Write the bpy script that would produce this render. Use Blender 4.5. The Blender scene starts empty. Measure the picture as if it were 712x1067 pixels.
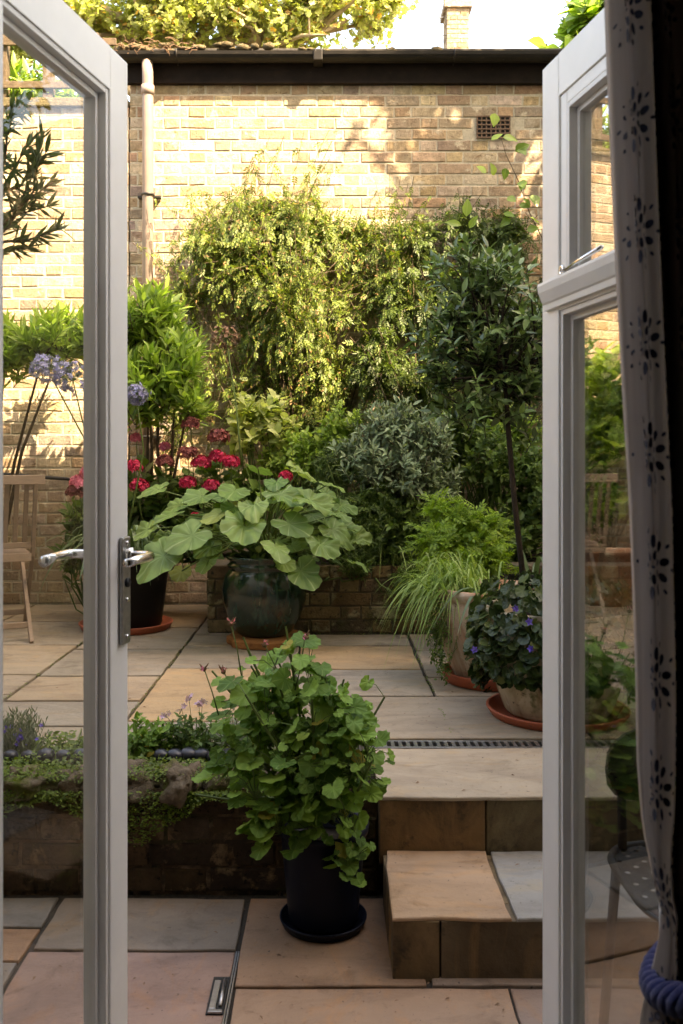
import bpy, bmesh, math, random
import numpy as np
from mathutils import Vector, noise
R = math.radians
random.seed(7)
rg = np.random.default_rng(11)
scn = bpy.context.scene
COL = scn.collection
F, CX, HV, CZ = 960.0, 345.0, 480.0, 1.25      # lens in photo pixels, vanishing point, eye height
ZP = 0.30                                      # upper patio level
def at(u, v, Y): return ((u-CX)*Y/F, Y, CZ-(v-HV)*Y/F)

# ---------------------------------------------------------------- materials
def new_mat(name):
    m = bpy.data.materials.new(name); m.use_nodes = True
    nt = m.node_tree; nt.nodes.clear()
    out = nt.nodes.new('ShaderNodeOutputMaterial')
    return m, nt, out
def nd(nt, t, **kw):
    n = nt.nodes.new(t)
    for k, v in kw.items():
        if k in n.inputs.keys() if hasattr(n.inputs, 'keys') else False: n.inputs[k].default_value = v
        else: setattr(n, k, v)
    return n
def setin(n, **kw):
    for k, v in kw.items(): n.inputs[k.replace('_', ' ')].default_value = v
def c4(c): return (c[0], c[1], c[2], 1)
def mixc(nt, fac, a, b, mode='MIX'):
    n = nt.nodes.new('ShaderNodeMix'); n.data_type = 'RGBA'; n.blend_type = mode
    for i, x in ((0, fac), (6, a), (7, b)):
        if isinstance(x, (tuple, list)): n.inputs[i].default_value = c4(x)
        elif isinstance(x, (int, float)): n.inputs[i].default_value = x
        else: nt.links.new(x, n.inputs[i])
    return n.outputs[2]
def tex(nt, scale, detail=4, rough=.55, vec=None, dist=0, stretch=None):
    co = nt.nodes.new('ShaderNodeTexCoord')
    v = co.outputs['Object']
    if stretch:
        mp = nt.nodes.new('ShaderNodeMapping'); mp.inputs['Scale'].default_value = stretch
        nt.links.new(v, mp.inputs[0]); v = mp.outputs[0]
    n = nt.nodes.new('ShaderNodeTexNoise'); setin(n, Scale=scale, Detail=detail, Roughness=rough, Distortion=dist)
    nt.links.new(v, n.inputs['Vector']); return n.outputs['Fac']
def ramp(nt, fac, stops):
    r = nt.nodes.new('ShaderNodeValToRGB'); e = r.color_ramp.elements
    e[0].position, e[0].color = stops[0][0], c4(stops[0][1]); e[1].position, e[1].color = stops[1][0], c4(stops[1][1])
    for p, c in stops[2:]:
        x = e.new(p); x.color = c4(c)
    nt.links.new(fac, r.inputs[0]); return r.outputs[0]
G = lambda v: (v, v, v)
def surf(name, color=None, rough=.8, spec=.3, metal=0, attr=False, var=None, bump=0, bscale=60, coat=0, layers=(), sheen=0):
    """Principled surface: colour (or the mesh colour attribute), noise layers (scale, lo, hi, colour), bump."""
    m, nt, out = new_mat(name)
    p = nt.nodes.new('ShaderNodeBsdfPrincipled')
    setin(p, Roughness=rough, Metallic=metal); p.inputs['Specular IOR Level'].default_value = spec
    p.inputs['Coat Weight'].default_value = coat
    p.inputs['Sheen Weight'].default_value = sheen
    if attr:
        a = nt.nodes.new('ShaderNodeAttribute'); a.attribute_name = 'Col'; c = a.outputs['Color']
    else:
        r = nt.nodes.new('ShaderNodeRGB'); r.outputs[0].default_value = c4(color); c = r.outputs[0]
    if var:
        sc_, amt = var[:2]
        f = tex(nt, sc_, 6, .65)
        c = mixc(nt, 1.0, c, ramp(nt, f, [(.25, G(1-amt)), (.75, G(1+amt))]), 'MULTIPLY')
    for L in layers:
        sc_, lo, hi, cc = L[:4]
        f = tex(nt, sc_, 7, .65, dist=(L[5] if len(L) > 5 else .3), stretch=(L[4] if len(L) > 4 else None))
        c = mixc(nt, ramp(nt, f, [(lo, G(0)), (hi, G(1))]), c, cc, 'MULTIPLY' if len(L) > 6 else 'MIX')
    nt.links.new(c, p.inputs['Base Color'])
    if bump:
        b = nt.nodes.new('ShaderNodeBump'); setin(b, Strength=min(1, bump), Distance=.01 if bump <= 1 else .02)
        nt.links.new(tex(nt, bscale, 8, .7), b.inputs['Height']); nt.links.new(b.outputs[0], p.inputs['Normal'])
    nt.links.new(p.outputs[0], out.inputs[0])
    return m
def leaf_mat(name, dark, light, trans=.35, rough=.45, spec=.35, rib=None, back=None, old=None):
    m, nt, out = new_mat(name)
    g = nt.nodes.new('ShaderNodeNewGeometry')
    c = ramp(nt, g.outputs['Random Per Island'], [(0, dark), (1, light)])
    if old:
        c = mixc(nt, ramp(nt, g.outputs['Random Per Island'], [(old[0], G(0)), (old[0]+.01, G(1))]), c, old[1])
    f = tex(nt, 9, 3)
    c = mixc(nt, 1, c, ramp(nt, f, [(.3, G(.75)), (.7, G(1.2))]), 'MULTIPLY')
    uv = nt.nodes.new('ShaderNodeUVMap')
    if rib:
        s = nt.nodes.new('ShaderNodeSeparateXYZ'); nt.links.new(uv.outputs[0], s.inputs[0])
        if rib[0] == 'mid':
            a = nt.nodes.new('ShaderNodeMath'); a.operation = 'ABSOLUTE'; nt.links.new(s.outputs[1], a.inputs[0])
            k = ramp(nt, a.outputs[0], [(0, G(1)), (.018, G(0))])
        else:      # palmate veins fanning from the leaf's base
            a = nt.nodes.new('ShaderNodeMath'); a.operation = 'ARCTAN2'
            nt.links.new(s.outputs[1], a.inputs[0]); nt.links.new(s.outputs[0], a.inputs[1])
            b = nt.nodes.new('ShaderNodeMath'); b.operation = 'MULTIPLY'; b.inputs[1].default_value = rib[2]
            nt.links.new(a.outputs[0], b.inputs[0])
            d = nt.nodes.new('ShaderNodeMath'); d.operation = 'COSINE'; nt.links.new(b.outputs[0], d.inputs[0])
            k = ramp(nt, d.outputs[0], [(.93, G(0)), (1, G(1))])
        mm = nt.nodes.new('ShaderNodeMath'); mm.operation = 'MULTIPLY'; mm.inputs[1].default_value = .5
        nt.links.new(k, mm.inputs[0])
        c = mixc(nt, mm.outputs[0], c, rib[1])
    p = nt.nodes.new('ShaderNodeBsdfPrincipled'); setin(p, Roughness=rough); p.inputs['Specular IOR Level'].default_value = spec
    cb = c
    if back:
        cb = mixc(nt, g.outputs['Backfacing'], c, back)
    nt.links.new(cb, p.inputs['Base Color'])
    t = nt.nodes.new('ShaderNodeBsdfTranslucent')
    nt.links.new(mixc(nt, 1, c, (1.5, 1.6, .7), 'MULTIPLY'), t.inputs[0])
    mx = nt.nodes.new('ShaderNodeMixShader'); mx.inputs[0].default_value = trans
    nt.links.new(p.outputs[0], mx.inputs[1]); nt.links.new(t.outputs[0], mx.inputs[2])
    nt.links.new(mx.outputs[0], out.inputs[0])
    return m
M = {}
M['brick'] = surf('stock brick', attr=True, rough=.92, spec=.12, var=(24, .42), bump=1, bscale=55,
                  layers=[(1.1, .5, .72, (.34, .26, .18)), (4.5, .54, .68, (.27, .195, .13)), (11, .57, .67, (.60, .51, .38)), (17, .60, .68, (.20, .13, .08)), (60, .60, .68, (.13, .09, .06))])
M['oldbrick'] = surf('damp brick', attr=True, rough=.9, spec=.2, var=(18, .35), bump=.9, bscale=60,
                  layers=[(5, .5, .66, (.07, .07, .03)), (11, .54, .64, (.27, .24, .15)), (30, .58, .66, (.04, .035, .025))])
M['mortar'] = surf('lime mortar', (.50, .44, .34), .95, .1, var=(60, .25), bump=.6, bscale=150)
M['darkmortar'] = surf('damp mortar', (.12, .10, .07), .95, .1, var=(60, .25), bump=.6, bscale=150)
M['flag'] = surf('sandstone flags', attr=True, rough=.74, spec=.25, var=(2.1, .2), bump=.6, bscale=24,
                 layers=[(1.9, .46, .66, (.78, .76, .76), (1, 2.6, 1), 1.4, 'm'), (3.3, .52, .68, (1.12, 1.02, .88), (1.2, 3.5, 1), 1.6, 'm'), (6, .55, .70, (.70, .68, .66), (1, 1.6, 1), .8, 'm'), (30, .58, .70, (.80, .79, .78), (1, 1, 1), .3, 'm'), (75, .65, .69, (.10, .08, .065))])
M['flaglow'] = surf('lower sandstone flags', attr=True, rough=.6, spec=.3, var=(2.4, .22), bump=.6, bscale=24,
                 layers=[(2.0, .46, .66, (.74, .73, .74), (1, 2.2, 1), 1.4, 'm'), (3.4, .52, .68, (1.2, 1.02, .82), (2, 1, 1), 1.8, 'm'), (7, .55, .70, (.68, .66, .64), (1, 1, 1), .8, 'm'), (30, .58, .70, (.8, .79, .78), (1, 1, 1), .3, 'm'), (80, .65, .69, (.05, .04, .035))])
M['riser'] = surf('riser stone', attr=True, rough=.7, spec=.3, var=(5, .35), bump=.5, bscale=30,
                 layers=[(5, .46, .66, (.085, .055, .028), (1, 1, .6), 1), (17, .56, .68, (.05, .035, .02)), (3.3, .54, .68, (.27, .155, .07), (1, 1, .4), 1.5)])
M['joint'] = surf('dark joint sand', (.07, .06, .05), .95, .1, var=(80, .4), bump=.6, bscale=200)
M['soil'] = surf('soil', (.035, .026, .018), .98, .1, var=(40, .5), bump=1.5, bscale=60)
M['ground'] = surf('earth', (.10, .085, .055), .98, .1, var=(3, .4), bump=.6, bscale=20)
M['paint'] = surf('pale grey gloss paint', (.88, .85, .81), .38, .4, var=(9, .05), bump=.05, bscale=14)
M['beadpaint'] = surf('pale grey bead paint', (.80, .77, .74), .4, .4, var=(8, .06), bump=.05, bscale=40)
M['steel'] = surf('satin steel', (.80, .78, .76), .2, .5, 1, var=(40, .12))
M['darksteel'] = surf('weathered steel', (.42, .41, .40), .4, .5, 1, var=(60, .3))
M['iron'] = surf('black iron', (.02, .02, .02), .5, .4, var=(30, .3), bump=.2)
M['fascia'] = surf('black fascia board', (.014, .009, .007), .75, .15, var=(10, .6), bump=.3, bscale=30, layers=[(50, .66, .74, (.10, .08, .05))])
M['gutter'] = surf('black gutter', (.014, .012, .010), .5, .25, var=(10, .4), layers=[(14, .6, .75, (.09, .075, .05), (1, 4, 4))])
M['pipe'] = surf('faded pinkish pipe paint', (.27, .21, .18), .5, .4, var=(12, .15), layers=[(20, .6, .75, (.25, .2, .17), (3, 3, .6))])
M['roof'] = surf('roof felt', (.06, .055, .05), .9, .2, var=(12, .4), bump=.6)
M['moss'] = surf('dead moss', (.16, .13, .08), .98, .1, var=(30, .5), bump=1.5, bscale=90)
M['wood'] = surf('weathered teak', (.26, .19, .14), .8, .2, var=(6, .2), bump=.3, bscale=60, layers=[(8, .5, .8, (.20, .16, .13), (1, 1, 12))])
M['fencewood'] = surf('fence boards', (.42, .30, .17), .85, .15, var=(5, .25), bump=.4, bscale=40, layers=[(5, .5, .8, (.22, .15, .09), (1, 1, 14))])
M['terra'] = surf('weathered terracotta', (.36, .175, .105), .9, .15, var=(5, .3), bump=.4, bscale=60,
                  layers=[(2.6, .45, .58, (.50, .41, .32), (1, 1, .6), 1.2), (3.4, .55, .64, (.27, .12, .07), (1, 1, .45), 1.4), (7, .56, .66, (.16, .15, .08)), (13, .58, .66, (.52, .46, .37)), (34, .62, .68, (.12, .09, .06))])
M['limeterra'] = surf('lime washed terracotta', (.46, .39, .28), .9, .15, var=(6, .3), bump=.4, bscale=60,
                  layers=[(3.2, .48, .60, (.25, .17, .10), (1, 1, .7), 1.2), (6, .53, .62, (.15, .15, .07)), (10, .58, .66, (.55, .49, .38)), (26, .60, .67, (.10, .08, .05))])
M['saucer'] = surf('red terracotta saucer', (.42, .11, .06), .6, .3, var=(9, .2), bump=.1, layers=[(14, .62, .72, (.2, .08, .05))])
M['glaze'] = surf('dark green glaze', (.007, .026, .018), .2, .5, coat=.35, var=(5, .5),
                  layers=[(9, .52, .72, (.03, .075, .055), (2, 2, .25), .3), (7, .55, .7, (.035, .018, .012), (2, 2, .3), .3), (30, .66, .72, (.16, .18, .13), (1, 1, .25))])
M['bluepot'] = surf('blue black pot', (.004, .006, .014), .45, .16, var=(10, .3), bump=.05)
M['darkpot'] = surf('dark brown glaze pot', (.010, .008, .007), .4, .15, var=(10, .3))
M['bark'] = surf('brown bark', (.11, .08, .055), .9, .15, var=(25, .4), bump=.8, bscale=60)
M['darkbark'] = surf('dark thin bark', (.035, .026, .02), .85, .2, var=(40, .4), bump=.5, bscale=120)
M['planebark'] = surf('plane bark', (.34, .27, .17), .9, .15, var=(3, .3), layers=[(3, .5, .56, (.16, .12, .08))], bump=.4)
M['stem'] = surf('green stems', (.10, .15, .04), .6, .3, var=(20, .2))
M['bud'] = surf('dry buds', (.22, .13, .08), .8, .2, var=(60, .3))
M['rock'] = surf('rough brown stone', (.17, .13, .09), .95, .15, var=(8, .5), bump=1.6, bscale=30,
                 layers=[(7, .5, .62, (.10, .12, .02)), (20, .6, .7, (.20, .17, .13))])
M['retwall'] = surf('rough retaining wall', (.11, .07, .04), .92, .15, var=(5, .5), bump=1.6, bscale=18,
                 layers=[(4, .46, .62, (.05, .036, .024), (1, 1, 2.4), 1.2), (11, .52, .66, (.25, .17, .11)), (34, .56, .66, (.03, .024, .018)), (3, .6, .75, (.07, .075, .03))])
M['retbrick'] = surf('crumbling brown brick', attr=True, rough=.95, spec=.08, var=(14, .5), bump=1.5, bscale=26, layers=[(5, .48, .62, (.05, .035, .022)), (10, .55, .64, (.22, .15, .09)), (4, .56, .68, (.07, .08, .025)), (40, .58, .66, (.02, .016, .012))])
M['cobble'] = surf('blue black cobble', (.022, .024, .035), .32, .5, var=(14, .4), bump=.15)
M['cloth'] = surf('linen curtain', (.40, .33, .29), .95, .1, sheen=.3, var=(4, .12), bump=.25, bscale=420, layers=[(70, .45, .65, (.68, .64, .62), (1, 1, .03), .2, 'm')])
def make_translucent(m, col, k):
    nt = m.node_tree; out = [n for n in nt.nodes if n.type == 'OUTPUT_MATERIAL'][0]; p = [n for n in nt.nodes if n.type == 'BSDF_PRINCIPLED'][0]
    t = nt.nodes.new('ShaderNodeBsdfTranslucent'); t.inputs[0].default_value = c4(col); mx = nt.nodes.new('ShaderNodeMixShader'); mx.inputs[0].default_value = k
    nt.links.new(p.outputs[0], mx.inputs[1]); nt.links.new(t.outputs[0], mx.inputs[2]); nt.links.new(mx.outputs[0], out.inputs[0])
make_translucent(M['cloth'], (.66, .56, .50), .55)
M['backlight_blocker'] = surf('brown curtain lining', (.035, .025, .02), .9, .1, var=(8, .15))  # for the opaque sheet added to cut backlight through the cloth
M['thread'] = surf('navy embroidery', (.035, .035, .06), .9, .1, sheen=.2, var=(60, .3))
M['rope'] = surf('cobalt rope', (.012, .022, .14), .75, .25, sheen=.4, var=(90, .3), bump=.4, bscale=400)
M['plaster'] = surf('interior plaster', (.30, .26, .22), .9, .2, var=(2, .05))
M['floor'] = surf('oak floor', (.16, .09, .045), .5, .4, var=(3, .2), layers=[(4, .5, .8, (.10, .055, .03), (14, 1, 1))])
M['render'] = surf('house render', (.50, .45, .38), .9, .2, var=(3, .1), bump=.2)
M['slate'] = surf('slate', (.06, .06, .07), .7, .3, var=(6, .3), bump=.3)
M['rust'] = surf('rotten orange wood', (.30, .13, .05), .9, .15, var=(12, .4), bump=.8, bscale=50)
# foliage
M['L_climb'] = leaf_mat('climber leaf', (.04, .085, .014), (.215, .27, .055), .26, .5, rib=('mid', (.36, .36, .14)), old=(.94, (.34, .21, .09)))
M['L_climbshade'] = leaf_mat('climber leaf with painted shade', (.03, .06, .012), (.10, .15, .03), .3, .45, rib=('mid', (.16, .2, .07)))  # darker copy of the climber leaf, shade of the right part painted in
M['L_bright'] = leaf_mat('fresh green lance leaf', (.12, .22, .035), (.33, .45, .11), .4, .35, rib=('mid', (.42, .52, .2)))
M['L_bay'] = leaf_mat('bay leaf', (.045, .095, .028), (.15, .24, .075), .2, .33, .5, rib=('mid', (.14, .2, .09)), back=(.10, .14, .08))
M['L_grey'] = leaf_mat('grey green leaf', (.07, .12, .06), (.22, .30, .17), .2, .6, rib=('mid', (.3, .34, .26)), back=(.27, .3, .25))
M['L_olive'] = leaf_mat('olive leaf', (.05, .075, .03), (.12, .15, .07), .2, .6, .2, rib=('mid', (.2, .22, .12)), back=(.15, .18, .12))
M['L_big'] = leaf_mat('large soft leaf', (.10, .19, .05), (.23, .34, .10), .3, .5, rib=('fan', (.34, .44, .22), 7.0), old=(.93, (.36, .38, .10)), back=(.23, .3, .17))
M['L_ger'] = leaf_mat('geranium leaf', (.07, .15, .03), (.24, .40, .085), .3, .6, .2, rib=('fan', (.24, .36, .12), 7.0), old=(.94, (.36, .30, .06)))
M['L_mid'] = leaf_mat('mixed green leaf', (.035, .075, .015), (.13, .21, .045), .3, .5, rib=('mid', (.18, .24, .1)))
M['L_lime'] = leaf_mat('lime divided leaf', (.15, .26, .03), (.32, .46, .07), .38, .5)
M['L_grass'] = leaf_mat('arching grass', (.14, .25, .05), (.34, .45, .16), .3, .5)
M['L_strap'] = leaf_mat('blue green strap leaf', (.07, .13, .06), (.16, .23, .13), .25, .4)
M['L_ivy'] = leaf_mat('dark trailing leaf', (.018, .04, .012), (.055, .09, .024), .2, .4, old=(.94, (.11, .14, .04)))
M['L_plane'] = leaf_mat('plane leaf', (.24, .28, .10), (.50, .52, .24), .5, .5, old=(.93, (.45, .25, .08)))
M['L_pale'] = leaf_mat('pale cream green leaf', (.30, .38, .12), (.55, .58, .28), .4, .45, rib=('mid', (.5, .55, .3)))
M['L_hyd'] = leaf_mat('broad green leaf', (.045, .10, .025), (.13, .22, .055), .3, .5, rib=('mid', (.2, .28, .1)))
M['L_ground'] = leaf_mat('ground cover leaf', (.07, .12, .02), (.19, .26, .04), .3, .5)
M['L_lav'] = leaf_mat('grey lavender leaf', (.12, .15, .09), (.25, .28, .19), .2, .6)
M['P_red'] = leaf_mat('crimson petal', (.30, .010, .04), (.62, .035, .12), .25, .55)
M['P_old'] = leaf_mat('faded russet petal', (.13, .025, .03), (.28, .08, .07), .15, .7)
M['P_pink'] = leaf_mat('pink petal', (.60, .10, .22), (.85, .32, .45), .3, .5)
M['P_blue'] = leaf_mat('lavender blue petal', (.20, .19, .42), (.42, .42, .66), .3, .5)
M['P_violet'] = leaf_mat('violet petal', (.08, .05, .42), (.18, .12, .60), .25, .5)
M['P_lilac'] = leaf_mat('pale lilac petal', (.55, .35, .60), (.80, .60, .78), .3, .5)
def glass_mat(name, k=1.25, tint=(.975, .985, .975), base=.045):
    m, nt, out = new_mat(name)
    lw_ = nt.nodes.new('ShaderNodeLayerWeight'); lw_.inputs[0].default_value = .5      # facing = 1 - |cos|
    pw = nt.nodes.new('ShaderNodeMath'); pw.operation = 'POWER'; pw.inputs[1].default_value = 5
    nt.links.new(lw_.outputs['Facing'], pw.inputs[0])
    mu = nt.nodes.new('ShaderNodeMath'); mu.operation = 'MULTIPLY_ADD'; mu.inputs[1].default_value = k; mu.inputs[2].default_value = base; mu.use_clamp = True
    nt.links.new(pw.outputs[0], mu.inputs[0])
    tr = nt.nodes.new('ShaderNodeBsdfTransparent'); tr.inputs[0].default_value = c4(tint)
    gl = nt.nodes.new('ShaderNodeBsdfGlossy'); setin(gl, Roughness=.006)
    mx = nt.nodes.new('ShaderNodeMixShader')
    nt.links.new(mu.outputs[0], mx.inputs[0]); nt.links.new(tr.outputs[0], mx.inputs[1]); nt.links.new(gl.outputs[0], mx.inputs[2])
    nt.links.new(mx.outputs[0], out.inputs[0])
    return m
M['glass'] = glass_mat('double glazing pane', base=.02, k=.8)
M['coated'] = glass_mat('coated reflective pane', k=1.3, base=.26, tint=(.93, .94, .93))

# ---------------------------------------------------------------- mesh builder
class MB:
    def __init__(s): s.v = []; s.f = []; s.c = []; s.sm = []; s.cur = (1, 1, 1)
    def add(s, vs, fs, smooth=False, col=None):
        o = len(s.v); s.v += [tuple(p) for p in vs]; s.c += [col or s.cur]*len(vs)
        s.f += [tuple(i+o for i in f) for f in fs]; s.sm += [smooth]*len(fs)
    def box(s, a, b, bev=0, T=None, col=None):
        """box between corners a and b with chamfered edges, T maps local to world"""
        bm = bmesh.new()
        bmesh.ops.create_cube(bm, size=1)
        for v in bm.verts:
            v.co = Vector([(a[i]+b[i])/2 + v.co[i]*(b[i]-a[i]) for i in range(3)])
        if bev:
            bmesh.ops.bevel(bm, geom=bm.edges[:], offset=bev, segments=2, profile=.5, affect='EDGES')
        bm.verts.index_update()
        vs = [tuple(v.co) for v in bm.verts]
        if T: vs = [T(*p) for p in vs]
        s.add(vs, [[v.index for v in f.verts] for f in bm.faces], False, col); bm.free()
    def tube(s, pts, rad, n=6, caps=True, col=None, smooth=True):
        pts = [Vector(p) for p in pts]
        if not hasattr(rad, '__len__'): rad = [rad]*len(pts)
        vs = []; fs = []; ref = None
        for i, p in enumerate(pts):
            t = (pts[min(i+1, len(pts)-1)]-pts[max(i-1, 0)])
            if t.length < 1e-9: t = Vector((0, 0, 1))
            t.normalize()
            if ref is None:
                ref = t.orthogonal().normalized()
            x = (ref - t*ref.dot(t)); x = x.normalized() if x.length > 1e-6 else t.orthogonal().normalized()
            ref = x; y = t.cross(x)
            for k in range(n):
                a = 2*math.pi*k/n; vs.append(p + (x*math.cos(a)+y*math.sin(a))*rad[i])
        for i in range(len(pts)-1):
            for k in range(n):
                fs.append((i*n+k, i*n+(k+1) % n, (i+1)*n+(k+1) % n, (i+1)*n+k))
        if caps: fs += [tuple(range(n))[::-1], tuple((len(pts)-1)*n+k for k in range(n))]
        s.add(vs, fs, smooth, col)
    def lathe(s, prof, c, n=56, wob=0, col=None):
        vs = []; fs = []
        for j, (r, z) in enumerate(prof):
            for k in range(n):
                a = 2*math.pi*k/n
                rr = r*(1+wob*noise.noise(Vector((math.cos(a)*1.3, math.sin(a)*1.3, z*4+c[0]))))
                vs.append((c[0]+rr*math.cos(a), c[1]+rr*math.sin(a), c[2]+z))
        for j in range(len(prof)-1):
            for k in range(n):
                fs.append((j*n+k, j*n+(k+1) % n, (j+1)*n+(k+1) % n, (j+1)*n+k))
        fs.append(tuple(range(n))[::-1]); fs.append(tuple((len(prof)-1)*n+k for k in range(n)))
        s.add(vs, fs, True, col)
    def ball(s, c, r, sub=2, lump=0, col=None, flat=(1, 1, 1), fr=3.0):
        bm = bmesh.new(); bmesh.ops.create_icosphere(bm, subdivisions=sub, radius=1)
        vs = []
        for v in bm.verts:
            q = v.co.copy(); k = 1+lump*noise.noise(q*fr*.5+Vector(c)*7)+lump*.4*noise.noise(q*fr*1.6+Vector(c)*3)
            rr = r if hasattr(r, '__len__') else (r, r, r)
            vs.append((c[0]+q.x*k*rr[0], c[1]+q.y*k*rr[1], c[2]+q.z*k*rr[2]))
        s.add(vs, [[v.index for v in f.verts] for f in bm.faces], True, col); bm.free()
def link(o): COL.objects.link(o); return o
def obj(name, mb, mat, parent=None):
    off = Vector(parent['_w']) if parent is not None else Vector((0, 0, 0))
    me = bpy.data.meshes.new(name)
    if isinstance(mb, MB):
        base = off if parent is not None else Vector(mb.v[0])*0
        me.from_pydata([(p[0]-off.x, p[1]-off.y, p[2]-off.z) for p in mb.v], [], mb.f)
        me.polygons.foreach_set('use_smooth', mb.sm)
        ca = me.attributes.new('Col', 'FLOAT_COLOR', 'POINT')
        ca.data.foreach_set('color', np.hstack([np.array(mb.c, dtype=np.float32), np.ones((len(mb.c), 1), np.float32)]).ravel())
    else:                                                  # (verts, tris, uv) numpy leaves
        V, T, UVs = mb
        V = V - np.array(off)
        me.vertices.add(len(V)); me.vertices.foreach_set('co', V.astype(np.float32).ravel())
        me.loops.add(len(T)*3); me.loops.foreach_set('vertex_index', T.astype(np.int32).ravel())
        me.polygons.add(len(T)); me.polygons.foreach_set('loop_start', np.arange(0, len(T)*3, 3, dtype=np.int32))
        me.polygons.foreach_set('loop_total', np.full(len(T), 3, np.int32))
        me.polygons.foreach_set('use_smooth', np.ones(len(T), bool))
        uv = me.uv_layers.new(name='UVMap'); uv.data.foreach_set('uv', UVs[T.ravel()].astype(np.float32).ravel())
        me.update(calc_edges=True)
    me.materials.append(mat)
    o = bpy.data.objects.new(name, me); link(o)
    if parent is not None: o.parent = parent; o['_w'] = tuple(off)
    else: o['_w'] = (0, 0, 0)
    return o
def tag(o, label, cat, group=None):
    o['label'] = label; o['category'] = cat
    if group: o['group'] = group
    return o
def thing(name, label, cat, loc, group=None):
    o = bpy.data.objects.new(name, None); link(o); o.location = loc; o['_w'] = tuple(loc); o.empty_display_size = .1
    return tag(o, label, cat, group)
def struct(name, mb, mat):
    o = obj(name, mb, mat); o['kind'] = 'structure'; return o

# ---------------------------------------------------------------- leaf kit
def T_lance(w=.16, fold=.05, droop=.12, wide=.4):
    xs = [0, wide*.45, wide, .72, 1]; ws = [.0, .75*w, w, .62*w, 0]
    V = [(0, 0, 0)]; 
    for x, ww in zip(xs[1:4], ws[1:4]): V += [(x, ww, fold-droop*x*x), (x, 0, -droop*x*x), (x, -ww, fold-droop*x*x)]
    V.append((1, 0, -droop))
    T = [(0, 2, 1), (0, 3, 2)]
    for i in (1, 4): T += [(i, i+1, i+4), (i, i+4, i+3), (i+1, i+2, i+5), (i+1, i+5, i+4)]
    T += [(7, 8, 10), (8, 9, 10)]
    return np.array(V, float), np.array(T)
def T_round(n=20, lobes=7, ruf=.06, notch=.55, depth=.05, rings=2, lobe=.1, cup=.12):
    """palmate leaf: origin at the petiole, leaf centred ahead of it"""
    V = [(0, 0, 0)]; T = []
    for r in range(1, rings+1):
        fr = r/rings
        for k in range(n):
            a = -math.pi + (k+.5)*2*math.pi/n
            rad = .5*(1+lobe*math.cos(lobes*a)*fr) * (1-notch*math.exp(-((abs(a)-math.pi)/.33)**2)*fr)
            x = .22*fr*math.cos(a)*.6+rad*fr*math.cos(a)+.10*fr; y = rad*fr*math.sin(a)*1.04
            z = ruf*fr*math.cos(lobes*a+.6) + cup*fr*fr - .10*max(0, x)**2
            V.append((x, y, z))
    for k in range(n):
        k2 = (k+1) % n
        if k == n-1: continue
        T.append((0, 1+k, 1+k2))
        for r in range(rings-1):
            a, b = 1+r*n+k, 1+r*n+k2
            T += [(a, a+n, b+n), (a, b+n, b)]
    return np.array(V, float), np.array(T)
def merge_t(parts):
    Vs = []; Ts = []; o = 0
    for V, T in parts: Vs.append(V); Ts.append(T+o); o += len(V)
    return np.vstack(Vs), np.vstack(Ts)
def xf(t, ang, s, off, tilt=0):
    V, T = t; c, k = math.cos(ang), math.sin(ang)
    V = V*s; z = V[:, 2]+V[:, 0]*tilt
    return np.stack([V[:, 0]*c-V[:, 1]*k+off[0], V[:, 0]*k+V[:, 1]*c+off[1], z+off[2]], 1), T
def T_small(w=.2):
    return np.array([(0, 0, 0), (.45, w, .06), (.45, -w, .06), (1, 0, -.1)], float), np.array([(0, 3, 1), (0, 2, 3)])
def T_pinnate(n=3, s=.42, w=.22):
    P = []
    for i in range(n):
        x = .15+.7*i/n
        for sg in (1, -1): P.append(xf(T_small(w), sg*R(52), s, (x, 0, -.12*x*x), -.15))
    P.append(xf(T_small(w), 0, s*1.15, (.8, 0, -.08), -.25))
    return merge_t(P)
def T_flower(n=5, w=.3):
    P = []
    for i in range(n): P.append(xf(T_small(w), 2*math.pi*i/n, .5, (0, 0, 0), .35))
    return merge_t(P)
LANCE = T_lance(); NARROW = T_lance(.095, .03, .18, .45); OVAL = T_lance(.27, .06, .15, .45); BROAD = T_lance(.36, .05, .2, .4)
ROUND = T_round(21, 7, .05, .75, .05, 2, .07, .10); GER = T_round(28, 7, .04, .8, .04, 3, .07, .05)
def T_big(seed, n=54, lobes=9, lobe=.05, fold=.28, am=1.0):
    """broad scalloped leaf with uneven lobes, rolled margins and a folded midrib"""
    V, T = T_round(n, lobes, .03, .85, .05, 4 if n > 40 else 3, lobe, .06); V = V.copy(); q = Vector((seed*3.1, 1.7, .3))
    for i in range(1, len(V)):
        a = math.atan2(V[i][1], V[i][0]); r = math.hypot(V[i][0], V[i][1])
        k = 1+am*.20*noise.noise(q+Vector((math.cos(a)*1.2, math.sin(a)*1.2, 0)))*r*2+am*.10*noise.noise(q+Vector((math.cos(a)*5, math.sin(a)*5, 2)))*r*2
        V[i][0] *= k; V[i][1] *= k
        V[i][2] += .10*noise.noise(q+Vector((V[i][0]*2.4, V[i][1]*2.4, 5)))+.045*noise.noise(q+Vector((V[i][0]*7, V[i][1]*7, 8)))+.13*abs(V[i][1])-fold*r*r*(.6+.6*(seed % 3)/2)
    return V, T
BIGS = [T_big(i) for i in range(6)]
GERS = [T_big(i+9, 36, 9, .06, .2, .6) for i in range(6)]
PIN = T_pinnate(); SMALL = T_small(); FLOW = T_flower(); MAPLE = T_round(16, 5, .04, .6, .05, 1, .26, .05)
def norm(a): return a/np.maximum(1e-9, np.linalg.norm(a, axis=1, keepdims=True))
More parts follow.
